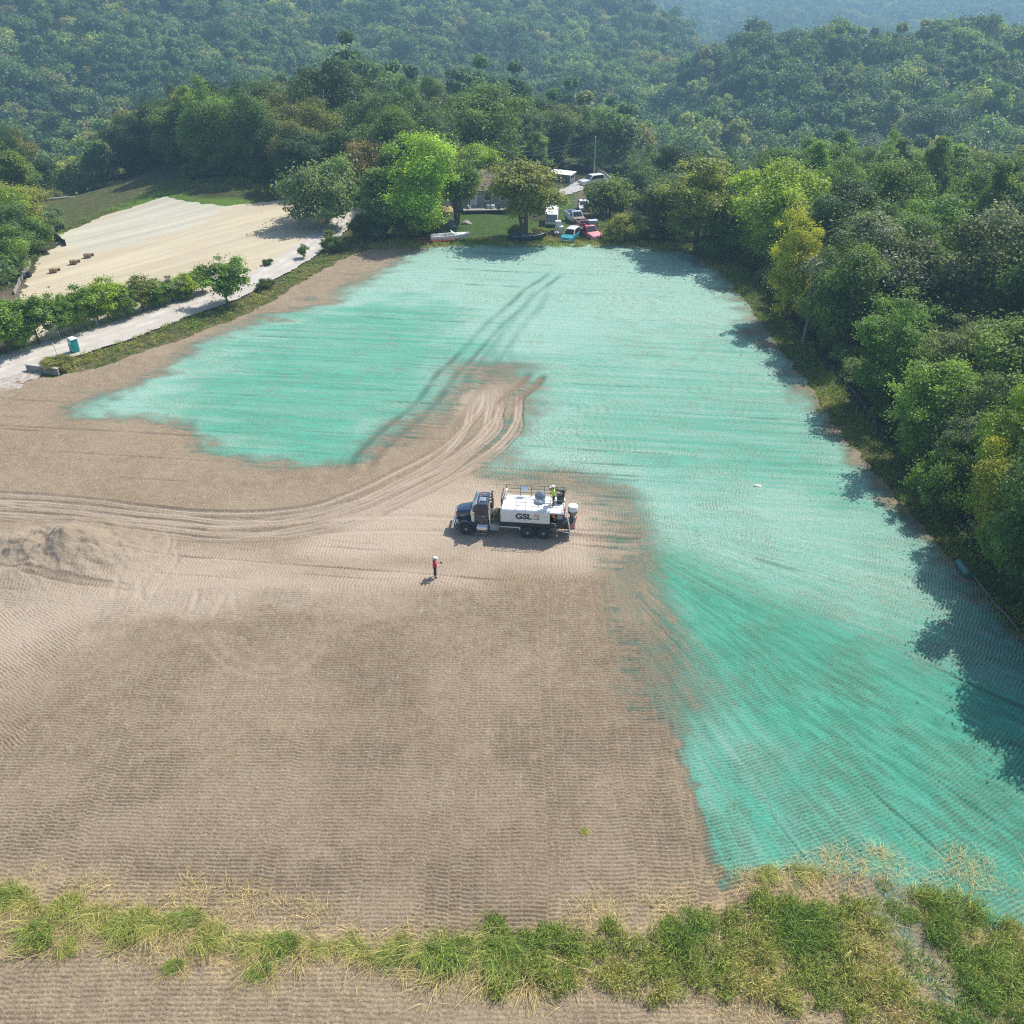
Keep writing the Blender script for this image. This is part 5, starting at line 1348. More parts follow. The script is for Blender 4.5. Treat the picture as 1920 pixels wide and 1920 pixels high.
for s in (-1, 1):
    mb = MB(); mb.prism([(9.08, .28), (9.30, .28), (9.24, .74), (9.12, .74)], s * .95 - .015, s * .95 + .015); mb.build("mud_flap", M_WHITE, truck)
    mb = MB(); mb.box(8.57, 8.62, s * .9 - .12, s * .9 + .12, .95, 1.0); mb.build("tail_light", M_REDP, truck)
mb = MB(); mb.tube([(7.9, -1.0, .9), (8.6, -1.05, .7), (9.0, -1.0, .62)], .025, 6); mb.build("pipe", M_WHITE, truck)

# lettering and emblem on the tank side
def text_mesh(txt, size, m, parent, loc, rot, name="lettering", bold=0.0, sx=1.0, ext=0.004):
    cu = bpy.data.curves.new(name, 'FONT'); cu.body = txt; cu.size = size; cu.extrude = ext; cu.offset = bold; cu.align_x = 'LEFT'
    t = bpy.data.objects.new(name, cu); COL.objects.link(t)
    bpy.context.view_layer.update()
    me = bpy.data.meshes.new_from_object(t.evaluated_get(bpy.context.evaluated_depsgraph_get()))
    bpy.data.objects.remove(t); me.materials.clear(); me.materials.append(m)
    o = link(name, me, parent); o.location = loc; o.rotation_euler = rot; o.scale = (sx, 1, 1)
    return o
L_ = text_mesh("GSL", 0.66, M_INK, tank, (4.84, -1.208, 1.80), (rad(90), 0, 0), "lettering", 0.026, 1.0)
xs_ = [v.co.x for v in L_.data.vertices]; L_.scale = (1.28 / (max(xs_) - min(xs_)), 1.0, 1)
def ring_plate(x0, x1, z0, z1, m, name, fill=False, th=.05, open_=None):
    mb = MB(); y0, y1 = -1.212, -1.199
    if fill: mb.box(x0, x1, y0, y1, z0, z1)
    else:
        mb.box(x0, x0 + th, y0, y1, z0, z1); mb.box(x0 + th, x1 if open_ else x1 - th, y0, y1, z0, z0 + th)
        if not open_: mb.box(x1 - th, x1, y0, y1, z0, z1); mb.box(x0 + th, x1 - th, y0, y1, z1 - th, z1)
    return mb.build(name, m, tank, .006)
M_EO = mat("emblem_orange", (0.80, 0.30, 0.14), 0.5); M_ER = mat("emblem_red", (0.62, 0.20, 0.16), 0.5); M_EG = mat("emblem_grey", (0.10, 0.11, 0.13), 0.5)
ring_plate(6.26, 6.45, 2.04, 2.26, M_EO, "emblem_square", True)
ring_plate(6.49, 6.68, 2.04, 2.26, M_ER, "emblem_square")
ring_plate(6.26, 6.45, 1.79, 2.00, M_EG, "emblem_square", open_=True, th=.045)
ring_plate(6.49, 6.68, 1.79, 2.00, M_EG, "emblem_square", th=.045)
def truck_pt(x, y, z): return truck.matrix_basis @ Vector((x, y, z))
# ================================================================== PEOPLE
M_SKIN = mat("skin", (0.50, 0.31, 0.22), 0.6, var=0.05)
M_HAIR = mat("dark_hair", (0.05, 0.035, 0.025), 0.8)
def person(loc, rz, J, mats, label, hat=None, h=1.76, sleeves=False):
    """J: joint places for a 1.76 m figure facing +x; mats = (skin, shirt, trousers, shoe)"""
    root = empty("person", loc, rz, (h / 1.76 * 1.22, h / 1.76 * 1.22, h / 1.76))
    tag(root, label, "person")
    names = list(J.keys())
    chains = [('pelvis', 'waist', .155, .135), ('waist', 'chest', .135, .165), ('chest', 'neckb', .165, .075), ('neckb', 'neck', .075, .055), ('neck', 'head', .055, .085),
              ('head', 'crown', .100, .075)]
    bm_v = {}; V = []; E = []; R = []
    def v(n, p, r):
        if n not in bm_v: bm_v[n] = len(V); V.append(p); R.append(r)
        return bm_v[n]
    rads_ = dict(pelvis=.135, waist=.125, chest=.15, neckb=.075, neck=.055, head=.088, crown=.07)
    for n in ('pelvis', 'waist', 'chest', 'neckb', 'neck', 'head', 'crown'): v(n, J[n], rads_[n])
    for a, b_ in (('pelvis', 'waist'), ('waist', 'chest'), ('chest', 'neckb'), ('neckb', 'neck'), ('neck', 'head'), ('head', 'crown')): E.append((bm_v[a], bm_v[b_]))
    for s in ('l', 'r'):
        for n, r in (('hip', .105), ('knee', .068), ('ankle', .050), ('toe', .042), ('sho', .075), ('elb', .050), ('wri', .034), ('palm', .034)): v(n + s, J[n + s], r)
        for a, b_ in (('pelvis', 'hip' + s), ('hip' + s, 'knee' + s), ('knee' + s, 'ankle' + s), ('ankle' + s, 'toe' + s), ('chest', 'sho' + s), ('sho' + s, 'elb' + s), ('elb' + s, 'wri' + s), ('wri' + s, 'palm' + s)): E.append((bm_v[a], bm_v[b_]))
        w_, p_ = Vector(J['wri' + s]), Vector(J['palm' + s]); d = (p_ - w_).normalized(); sd_ = d.cross(Vector((0, 0, 1)))
        sd_ = sd_.normalized() if sd_.length > .1 else Vector((0, 1, 0)); up = sd_.cross(d)
        for k in range(4):
            L = (.062, .075, .07, .052)[k]; b0 = p_ + sd_ * (k - 1.5) * .019
            i0 = v(f'f{k}a{s}', tuple(b0 + d * .03), .0095); i1 = v(f'f{k}b{s}', tuple(b0 + d * (.03 + L * .55) - up * .012), .009); i2 = v(f'f{k}c{s}', tuple(b0 + d * (.03 + L * .8) - up * .04), .0075)
            E += [(bm_v['palm' + s], i0), (i0, i1), (i1, i2)]
        t0 = v('t0' + s, tuple(w_ + d * .04 + sd_ * (-.03)), .011); t1 = v('t1' + s, tuple(p_ + d * .02 - sd_ * .05 - up * .015), .0095)
        E += [(bm_v['palm' + s], t0), (t0, t1)]
    me = bpy.data.meshes.new("body"); me.from_pydata(V, E, [])
    o = link("body", me)
    o.modifiers.new("skin", 'SKIN'); sk = o.modifiers[0]; sk.use_smooth_shade = True
    for i, r in enumerate(R):
        sv_ = me.skin_vertices[0].data[i]; sv_.radius = (r, r)
    me.skin_vertices[0].data[0].use_root = True
    ss = o.modifiers.new("sub", 'SUBSURF'); ss.levels = 1; ss.render_levels = 1
    bpy.context.view_layer.update()
    m2 = bpy.data.meshes.new_from_object(o.evaluated_get(bpy.context.evaluated_depsgraph_get()))
    bpy.data.objects.remove(o)
    m2.name = "body"; m2.materials.clear()
    for m in mats: m2.materials.append(m)
    el = [Vector(J['elbl']), Vector(J['elbr'])]
    for p in m2.polygons:
        c = p.center
        mi = 1
        if c.z > J['neckb'][2] + .03 and abs(c.x - J['neck'][0]) < .2 and abs(c.y - J['neck'][1]) < .16: mi = 0
        elif c.z < J['ankle' + 'l'][2] + .035: mi = 3
        elif c.z < J['pelvis'][2] + .02 and min((c - Vector(J['wri' + s])).length for s in 'lr') > .16: mi = 2
        for s in 'lr':
            if (c - Vector(J['palm' + s])).length < .15: mi = 0
            e_, w_ = Vector(J['elb' + s]), Vector(J['wri' + s]); t = (c - e_).dot(w_ - e_) / (w_ - e_).length_squared
            if .1 < t < 1.3 and (c - e_.lerp(w_, max(0, min(1, t)))).length < .085 and not sleeves: mi = 0
        p.material_index = mi; p.use_smooth = True
    body = link("body", m2, root)
    hd = Vector(J['head']); f = Vector((1, 0, 0))
    mb = MB(); mb.prism([(hd.x + .085, hd.z - .02), (hd.x + .118, hd.z - .015), (hd.x + .088, hd.z + .03)], hd.y - .014, hd.y + .014); mb.build("nose", M_SKIN, body)
    for s in (-1, 1):
        mb = MB(); mb.lathe([(.002, -.006), (.011, 0), (.002, .006)], (hd.x + .088, hd.y + s * .034, hd.z + .03), 'x', 8); mb.build("eye", M_HAIR, body)
        mb = MB(); mb.box(hd.x - .02, hd.x + .015, hd.y + s * .095 - .008, hd.y + s * .095 + .008, hd.z - .02, hd.z + .035); mb.build("ear", M_SKIN, body, .006)
    mb = MB(); mb.box(hd.x + .078, hd.x + .092, hd.y - .025, hd.y + .025, hd.z - .055, hd.z - .045); mb.build("mouth", mat("lips", (.35, .15, .12), .6), body)
    mb = MB(); mb.lathe([(.104, -.05), (.112, .03), (.09, .09), (.02, .11)], (hd.x - .012, hd.y, hd.z + .025), 'z', 16); mb.build("hair", M_HAIR, root)
    if hat:
        mb = MB(); mb.lathe([(.125, .055), (.125, .075), (.118, .10), (.105, .165), (.06, .205), (.01, .212)], (hd.x, hd.y, hd.z), 'z', 18)
        mb.loft([[(hd.x + .09, hd.y - .10, hd.z + .06), (hd.x + .2, hd.y - .06, hd.z + .045), (hd.x + .2, hd.y + .06, hd.z + .045), (hd.x + .09, hd.y + .10, hd.z + .06)],
                 [(hd.x + .09, hd.y - .10, hd.z + .075), (hd.x + .2, hd.y - .06, hd.z + .06), (hd.x + .2, hd.y + .06, hd.z + .06), (hd.x + .09, hd.y + .10, hd.z + .075)]])
        mb.build("hard_hat", hat, root)
    return root
J_CTRL = dict(pelvis=(0, 0, .98), waist=(.0, 0, 1.14), chest=(.01, 0, 1.34), neckb=(.01, 0, 1.47), neck=(.03, 0, 1.53), head=(.05, 0, 1.62), crown=(.05, 0, 1.69),
    hipl=(0, .10, .90), kneel=(.03, .12, .50), anklel=(-.01, .13, .09), toel=(.15, .15, .045), hipr=(0, -.10, .90), kneer=(.0, -.13, .50), ankler=(-.06, -.15, .09), toer=(.10, -.18, .045),
    shol=(.0, .20, 1.42), elbl=(.03, .27, 1.14), wril=(.26, .16, 1.13), palml=(.33, .11, 1.15), shor=(.0, -.20, 1.42), elbr=(.03, -.27, 1.14), wrir=(.26, -.16, 1.13), palmr=(.33, -.11, 1.15))
M_REDSHIRT = mat("red_shirt", (0.70, 0.025, 0.06), 0.8, var=.1); M_DENIM = mat("dark_denim", (0.022, 0.033, 0.075), 0.85); M_BOOT = mat("work_boot", (0.05, 0.035, 0.025), 0.8)
M_HIVIS = mat("hi_vis_yellow", (0.55, 0.75, 0.06), 0.7, var=.08); M_BLACKCL = mat("black_trousers", (0.018, 0.02, 0.026), 0.85); M_HAT = mat("white_hard_hat", (0.80, 0.80, 0.78), 0.35)
g = G(816, 1083)
person((g.x, g.y, field_z(g.x, g.y)), rad(22), J_CTRL, (M_SKIN, M_REDSHIRT, M_DENIM, M_BOOT), "person in red shirt, dark jeans and white hat standing alone on the brown soil", M_HAT, 1.78)
rc_ = empty("remote_controller", (g.x, g.y, field_z(g.x, g.y)), rad(22), (1.234, 1.234, 1.011))
tag(rc_, "small dark remote control held by the person in the red shirt", "remote control")
mb = MB(); mb.box(.355, .45, -.115, .115, 1.13, 1.165); mb.build("casing", M_BLACK, rc_, .01)
mb = MB(); mb.box(.43, .44, -.075, .075, 1.165, 1.25); mb.build("screen", M_GLASS, rc_)
J_TOP = dict(J_CTRL); J_TOP.update(shol=(.02, .20, 1.43), elbl=(-.02, .27, 1.16), wril=(.16, .25, .98), palml=(.21, .24, .91), shor=(.02, -.20, 1.43), elbr=(.0, -.28, 1.17), wrir=(.14, -.26, .97), palmr=(.18, -.25, .90))
p = truck_pt(7.70, -.10, 2.485)
person((p.x, p.y, p.z), TA + PI + rad(12), J_TOP, (M_SKIN, M_HIVIS, M_BLACKCL, M_BOOT), "worker in hi-vis yellow top, black trousers and white hard hat standing on the tank", M_HAT, 1.80, True)
J_WALK = dict(J_CTRL); J_WALK.update(kneel=(.22, .11, .52), anklel=(.24, .11, .09), toel=(.40, .12, .05), kneer=(-.02, -.11, .50), ankler=(-.28, -.12, .15), toer=(-.15, -.13, .05), elbl=(-.12, .26, 1.17), wril=(.0, .27, .94), palml=(.05, .27, .87), elbr=(.06, -.26, 1.16), wrir=(.25, -.24, 1.0), palmr=(.31, -.23, .96))
g = G(620, 415)
person((g.x, g.y, g.z + .06), rad(-140), J_WALK, (M_SKIN, M_HIVIS, M_BLACKCL, M_BOOT), "worker in hi-vis top walking down the edge of the gravel lane", M_HAT, 1.85)

# ================================================================== VEHICLES
def vehicle(kindv, name, label, px, py, head, col, sc=1.0, roofc=None, cat=None, hoodc=None, z=0.0, group=None, rough=.3):
    """nose along +x; head = bearing of the nose in degrees"""
    g = G(px, py); root = empty(name, (g.x, g.y, g.z + z), rad(head), sc); tag(root, label, cat or 'car', group)
    mc = mat("paint_%s" % "_".join(str(int(c * 100)) for c in col) + str(rough), col, rough, 0, .12, 2, coat=.5)
    mr = mat("paint_%s" % "_".join(str(int(c * 100)) for c in roofc) + str(rough), roofc, rough, 0, .1, 2, coat=.5) if roofc else mc
    mh = mat("paint_%s_h" % "_".join(str(int(c * 100)) for c in hoodc), hoodc, .7, 0, .5, 5) if hoodc else mc
    hw = .92
    if kindv == 'pickup':
        L, wb, hoodz, bz = 5.3, (-1.75, 1.65), 1.08, 1.08
        lower = [(-2.65, .50), (-2.65, 1.05), (-.35, 1.05), (-.35, 1.10), (1.05, 1.10), (1.05, .42), (-2.3, .42)]
        cabx = (-.35, 1.05); ca = [(-.33, 1.08), (-.18, 1.78), (.40, 1.80), (1.05, 1.12)]
    elif kindv == 'suv':
        L, wb, hoodz, bz = 4.7, (-1.35, 1.45), 1.05, 1.0
        lower = [(-2.3, .45), (-2.32, 1.05), (1.05, 1.08), (1.05, .40), (-2.1, .38)]
        ca = [(-2.3, 1.04), (-2.05, 1.72), (.25, 1.76), (1.05, 1.08)]
    else:
        L, wb, hoodz, bz = 4.5, (-1.3, 1.4), .92, .92
        lower = [(-2.2, .40), (-2.2, .88), (-1.3, .94), (.95, .94), (.95, .34), (-2.0, .32)]
        ca = [(-1.75, .93), (-1.15, 1.40), (.15, 1.43), (.98, .93)]
    mb = MB(); mb.prism(lower, -hw, hw); body = mb.build("body", mc, root, .05, seg=2)
    nx = 2.3 if kindv != 'pickup' else 2.62
    mb = MB(); mb.prism([(1.0, .40), (1.0, hoodz + .03), (nx - .12, hoodz - .10), (nx, hoodz - .22), (nx, .42)], -hw + .01, hw - .01); mb.build("hood", mh, root, .05, seg=2)
    V = []; n = len(ca)
    for s in (-1, 1):
        for i, (x, z_) in enumerate(ca): V.append((x, s * (hw - .03 - (.17 if z_ > 1.2 else 0)), z_))
    mb = MB(); mb.add(V, [(0, 1, 2, 3), (7, 6, 5, 4), (0, 4, 5, 1), (1, 5, 6, 2), (2, 6, 7, 3), (3, 7, 4, 0)]); cabo = mb.build("cabin", mr, root, .04, seg=2)
    def pane(nm, q):
        q = [Vector(t) for t in q]; nn = (q[1] - q[0]).cross(q[2] - q[0]).normalized(); c = sum(q, Vector()) / 4
        if nn.dot(c - Vector((-.3, 0, 1.2))) < 0: nn = -nn
        q = [c + (t - c) * .86 for t in q]
        mb = MB(); mb.loft([[t + nn * .012 for t in q], [t - nn * .03 for t in q]]); mb.build(nm, M_GLASS, cabo)
    pane("windshield", [V[2], V[6], V[7], V[3]]); pane("rear_window", [V[0], V[4], V[5], V[1]])
    pane("side_window", [V[0], V[1], V[2], V[3]]); pane("side_window", [V[4], V[5], V[6], V[7]])
    if kindv == 'pickup':
        mb = MB(); mb.box(-2.56, -.42, -.80, .80, 1.052, 1.058)
        b_ = mb.build("bed_floor", M_BLACK, root)
        mb = MB(); mb.box(-2.64, -.40, -.92, -.80, 1.05, 1.30); mb.box(-2.64, -.40, .80, .92, 1.05, 1.30); mb.box(-2.66, -2.56, -.80, .80, 1.05, 1.30); mb.build("bed_side", mc, root, .02)
    for x in wb:
        for s in (-1, 1): wheel(root, x, s * (hw - .10), s, .36, .22, .21)
    for s in (-1, 1):
        mb = MB(); mb.box(nx - .03, nx + .012, s * .68 - .16, s * .68 + .16, hoodz - .40, hoodz - .26); mb.build("headlight", mat("lamp_glass", (.6, .6, .58), .15), root, .01)
    mb = MB(); mb.box(nx - .02, nx + .09, -.9, .9, .42, .58); mb.build("bumper", M_CHROME, root, .03)
    return root
vehicle('pickup', 'pickup_truck', "red pickup with pink-faded hood at the field's head, rightmost of the parked wrecks", 1103, 446, -62, (.42, .025, .04), 1.12, None, 'pickup', (.62, .25, .27))
vehicle('suv', 'minivan', "teal minivan with pale roof parked nose to the field", 1070, 450, -112, (.02, .30, .36), 1.02, (.55, .55, .50), 'van')
vehicle('pickup', 'pickup_truck', "light blue and white pickup with a rusted hood on the grass drive", 1079, 417, -72, (.45, .56, .66), 1.1, None, 'pickup', (.26, .18, .14))
vehicle('pickup', 'pickup_truck', "maroon pickup wedged close behind the red pickup", 1094, 433, -82, (.16, .03, .05), 1.0, None, 'pickup')
vehicle('sedan', 'parked_car', "pale lilac-white car alone at the bushes right of the grass drive", 1094, 393, -88, (.62, .60, .66), 1.12)
vehicle('suv', 'parked_car', "white car half hidden beside the far utility pole", 1109, 347, -150, (.78, .78, .78), 1.25)
vehicle('pickup', 'pickup_truck', "dark grey pickup stopped on the gravel lane below the trees", 669, 383, 20, (.022, .026, .032), 1.18, (.10, .10, .11), 'pickup', z=.06)
vehicle('suv', 'parked_car', "white car behind the dark pickup on the gravel lane", 678, 374, 35, (.80, .80, .80), 1.2, z=.06)

# ================================================================== HOUSE, SHEDS, YARD
M_STUCCO = mat("stucco", (0.40, 0.37, 0.31), .9, var=.12, scale=2, bump=.3); M_SHINGLE = mat("brown_shingle", (0.19, 0.135, 0.11), .9, var=.25, scale=6, bump=.5)
M_WHITEP = mat("white_paint", (0.78, 0.78, 0.77), .5, var=.06); M_PLANK = mat("grey_plank", (0.30, 0.28, 0.25), .85, var=.2, bump=.3); M_PALEM = mat("pale_metal", (0.45, 0.50, 0.58), .45, .2, .12)
g = G(888, 393)
house = empty("house", (g.x, g.y, g.z), rad(4), 1.15); tag(house, "small cream house with brown roof behind the dark-stemmed tree", "house")
mb = MB(); mb.box(-2.4, 6.2, 0, 7, -.4, 3.0); mb.add([(-2.4, 0, 3.0), (-2.4, 7, 3.0), (-2.4, 3.5, 4.9)], [(0, 1, 2)]); mb.add([(6.2, 0, 3.0), (6.2, 7, 3.0), (6.2, 3.5, 4.9)], [(0, 1, 2)]); mb.build("wall", M_STUCCO, house)
mb = MB(); mb.prism([(-.5, 2.66), (3.5, 4.92), (7.5, 2.66), (7.5, 2.84), (3.5, 5.12), (-.5, 2.84)], -2.8, 6.6, axis='x'); rf = mb.build("roof", M_SHINGLE, house)
mb = MB(); mb.box(3.4, 4.0, 3.3, 3.9, 4.7, 5.6); mb.build("chimney", mat("red_brick", (.28, .11, .08), .9), rf)
mb = MB(); mb.box(-.55, .55, -.06, .0, .6, 2.72); dr = mb.build("door", M_WHITEP, house, .01)
mb = MB(); mb.box(-.27, .27, -.075, -.06, 1.5, 2.45); mb.build("window_pane", M_GLASS, dr)
for x in (2.2, 4.6):
    mb = MB(); mb.box(x - .6, x + .6, -.05, 0, 1.3, 2.4); wn = mb.build("window", M_WHITEP, house); mb = MB(); mb.box(x - .5, x + .5, -.07, -.05, 1.4, 2.3); mb.build("pane", M_GLASS, wn)
mb = MB(); mb.box(-1.6, 5.2, -2.6, -.01, .42, .56)
for x in (-1.4, 1.6, 4.9): mb.box(x - .07, x + .07, -2.5, -2.36, -.4, .42)
dk = mb.build("deck", M_PLANK, house)
for k, (x, s, m, lb, nm) in enumerate([(-.7, .5, M_WHITEP, "white rounded tub left of the house door on the deck", "storage_tub"), (2.1, .5, M_PALEM, "pale metal can on the deck right of the house door", "metal_can"), (2.8, .6, M_WHITEP, "white upright container at the middle of the deck", "container"), (3.8, .6, M_BLACK, "black grill at the right end of the deck", "grill")]):
    e = empty(nm, house.matrix_basis @ Vector((x, -1.6, .56)), 0, 1.0); tag(e, lb, nm.replace('_', ' '))
    mb = MB(); mb.lathe([(.02, 0), (.26 * s * 2, .02), (.3 * s * 2, .35), (.27 * s * 2, .55), (.02, .6)], (0, 0, 0), 'z', 14); mb.build("shell", m, e)
    mb = MB(); mb.lathe([(.31 * s * 2, .36), (.32 * s * 2, .38), (.31 * s * 2, .41)], (0, 0, 0), 'z', 14); mb.build("rim", M_GREY, e)
g = G(1056, 340)
sh = empty("shed", (g.x, g.y, g.z), rad(-28), .85); tag(sh, "long grey shed with a white-edged roof beside the gravel drive", "shed")
mb = MB(); mb.box(-3.2, 2.6, -1.6, 1.6, -.3, 2.0); mb.build("wall", mat("grey_siding", (.22, .22, .22), .8, var=.15), sh)
mb = MB(); mb.prism([(-1.85, 2.002), (1.85, 2.25), (1.85, 2.40), (-1.85, 2.15)], -3.5, 2.9, axis='x'); mb.build("roof", M_WHITEP, sh)
mb = MB(); mb.box(2.6, 2.66, -1.3, 1.3, .9, 1.85); wn = mb.build("window", M_WHITEP, sh); mb = MB(); mb.box(2.66, 2.68, -1.1, -.1, 1.0, 1.75); mb.box(2.66, 2.68, .1, 1.1, 1.0, 1.75); mb.build("pane", M_GLASS, wn)
g = G(1240, 372)
tl = empty("trailer", (g.x, g.y, g.z), rad(-75), 1.1); tag(tl, "white box trailer with one small dark window among the bushes", "trailer")
mb = MB(); mb.box(-2.6, 2.2, -1.1, 1.1, .55, 2.9); mb.build("box", M_WHITEP, tl, .08, seg=3)
mb = MB(); mb.box(2.2, 2.22, .1, .5, 1.9, 2.5); mb.build("window", M_GLASS, tl)
for s in (-1, 1): wheel(tl, -.4, s * .95, s, .34, .2, .2)
mb = MB(); mb.tube([(2.2, .7, .6), (3.4, 0, .55)], .06, 6); mb.tube([(2.2, -.7, .6), (3.4, 0, .55)], .06, 6); mb.build("drawbar", M_BLACK, tl)
g = G(1034, 420)
cv = empty("camper", (g.x, g.y, g.z), rad(-94), .82); tag(cv, "grey-fronted white camper under the olive tree at the field's head", "camper")
mb = MB(); mb.prism([(-4.2, .5), (-4.2, 2.7), (2.1, 2.75), (2.5, 2.55), (2.9, 1.1), (2.9, .5)], -1.25, 1.25); mb.build("body", M_WHITEP, cv, .08, seg=3)
mb = MB(); mb.loft([[(2.515, -1.1, 2.5), (2.515, 1.1, 2.5), (2.905, 1.15, 1.15), (2.905, -1.15, 1.15)], [(2.535, -1.1, 2.5), (2.535, 1.1, 2.5), (2.925, 1.15, 1.15), (2.925, -1.15, 1.15)]]); mb.build("front_panel", mat("grey_panel", (.26, .28, .33), .5), cv)
mb = MB(); mb.box(2.85, 3.0, -1.2, 1.2, .5, .8); mb.build("bumper", M_GREY, cv, .02)
for s in (-1, 1): wheel(cv, -1.0, s * 1.12, s, .36, .22, .2); wheel(cv, 1.9, s * 1.12, s, .36, .22, .2)

# boats on the ground
def boat(name, label, px, py, head, L, col, col2, sc=1.0, wscreen=True):
    g = G(px, py); e = empty(name, (g.x, g.y, g.z + .25), rad(head), sc); tag(e, label, "boat")
    rings = []
    for t in np.linspace(0, 1, 9):
        x = -L / 2 + L * t; b = .95 * (1 - max(0, (t - .45) / .55) ** 2.2) + .02; kz = .0 + .55 * max(0, (t - .6) / .4) ** 2; gz = .85 + .2 * t ** 2
        rings.append([(x, -b, gz), (x, -b * .82, .28 + kz * .6), (x, 0, kz), (x, b * .82, .28 + kz * .6), (x, b, gz), (x, b * .86, gz - .02), (x, b * .7, .45 + kz * .5), (x, 0, .36 + kz * .8), (x, -b * .7, .45 + kz * .5), (x, -b * .86, gz - .02)])
    mb = MB(); mb.loft(rings); h_ = mb.build("hull", col, e)
    mb = MB()
    for s in (-1, 1): mb.tube([(-L / 2, s * .97, .84), (0, s * .97, .88), (L * .3, s * .74, .95), (L * .5, 0, 1.06)], .04, 6)
    mb.build("gunwale", col2, h_)
    mb = MB(); mb.prism([(L * .12, .86), (L * .16, .96), (L * .46, 1.02), (L * .42, .88)], -.5, .5); mb.build("foredeck", col, h_)
    if wscreen:
        mb = MB(); mb.loft([[(L * .10, -.75, .9), (L * .10, .75, .9), (-.02, .62, 1.5), (-.02, -.62, 1.5)], [(L * .10 + .04, -.75, .9), (L * .10 + .04, .75, .9), (.02, .62, 1.5), (.02, -.62, 1.5)]])
        mb.build("windscreen", col2, h_)
    mb = MB(); mb.box(-L / 2 - .35, -L / 2 - .02, -.2, .2, .3, 1.15); mb.build("outboard_motor", M_BLACK, h_, .05)
    for y in (-.4, .4):
        mb = MB(); mb.box(-.9, -.4, y - .22, y + .22, .5, .85); mb.box(-1.0, -.9, y - .22, y + .22, .6, 1.2); mb.build("seat", M_GREY, h_, .03)
    return e
boat("motor_boat", "white motor boat with a raised white screen lying at the field's head", 846, 452, 12, 7.0, M_WHITEP, M_WHITEP, .9)
boat("fishing_boat", "dark blue low boat on the ground under the olive tree", 991, 453, 8, 5.4, mat("dark_blue_hull", (.03, .04, .075), .4), M_GREY, 1.0, False)
g = G(812, 455)
e = empty("boat_trailer", (g.x, g.y, g.z), rad(10)); tag(e, "rusty red trailer frame left of the white motor boat", "boat trailer")
mb = MB(); mb.box(-3, 3, -.9, -.78, .45, .57); mb.box(-3, 3, .78, .9, .45, .57); mb.box(-3, -2.88, -.78, .78, .45, .57); mb.box(.5, .62, -.78, .78, .45, .57); mb.tube([(3, -.8, .5), (4.4, 0, .5)], .05); mb.tube([(3, .8, .5), (4.4, 0, .5)], .05); mb.build("frame", M_REDP, e)
for s in (-1, 1): wheel(e, -.8, s * 1.02, s, .3, .18, .17)
g = G(822, 450)
e = empty("tarpaulin", (g.x, g.y, g.z)); tag(e, "faded pink-red tarpaulin heap behind the trailer frame", "tarpaulin")
def heap(parent, name, m, rx, ry, h, seed, n=14, rough=.35):
    rng_ = random.Random(seed); V = []; F = []
    rows = 6
    for j in range(rows + 1):
        t = j / rows
        for k in range(n):
            a = 2 * PI * k / n; rr_ = math.cos(t * PI / 2 * .96) * (1 + rng_.uniform(-rough, rough) * .6)
            V.append((rx * rr_ * math.cos(a), ry * rr_ * math.sin(a), h * math.sin(t * PI / 2) * (1 + rng_.uniform(-rough, rough) * .5) - .1 * (1 - t)))
    mb = MB(); mb.loft([V[j * n:(j + 1) * n] for j in range(rows + 1)]); return mb.build(name, m, parent, angle=50)
heap(e, "sheet", mat("faded_red_tarp", (.55, .16, .16), .7), 1.7, .7, .8, 3)
mb = MB(); mb.tube([(-1.8, -.6, .05), (0, -.8, .1), (1.8, -.6, .05)], .03, 5); mb.build("rope", M_PLANK, e)
for nm, lb, px, py, m, rx, ry, h, sd_ in (("rubble_pile", "whitish rubble pile left of the dark-stemmed tree", 837, 392, mat("white_rubble", (.55, .53, .48), .9, var=.3, bump=.6), 1.3, 1.2, 1.7, 5),
        ("hay_pile", "yellow-brown hay pile below the whitish rubble", 836, 402, mat("old_hay", (.36, .28, .11), .95, var=.35, bump=.6), 1.6, 1.2, 1.3, 6),
        ("boulder", "blue-grey boulder at the foot of the dark-stemmed tree", 845, 424, mat("blue_grey_stone", (.17, .19, .23), .9, var=.25, bump=.5), 1.0, .8, .9, 7),
        ("rubble_pile", "pale flat rubble on the lawn right of the dark-stemmed tree", 874, 419, mat("white_rubble", (.55, .53, .48), .9), .8, .5, .45, 8),
        ("tyre_pile", "black heap of old tyres right of the dark blue boat", 1036, 444, M_BLACK, 1.1, .8, 1.0, 9),
        ("stone", "single whitish flat stone on the green field right of the truck", 1419, 913, mat("pale_stone", (.62, .60, .55), .9, var=.15, bump=.4), .42, .26, .14, 10)):
    g = G(px, py); e = empty(nm, (g.x, g.y, (field_z(g.x, g.y) if nm == 'stone' else g.z))); tag(e, lb, nm.replace('_', ' '))
    heap(e, "mound", m, rx, ry, h, sd_)
    if nm == "rubble_pile" or nm == "tyre_pile": heap(e, "fragment", m, rx * .35, ry * .35, h * .4, sd_ + 40).location = (rx * .95, -ry * .6, 0)
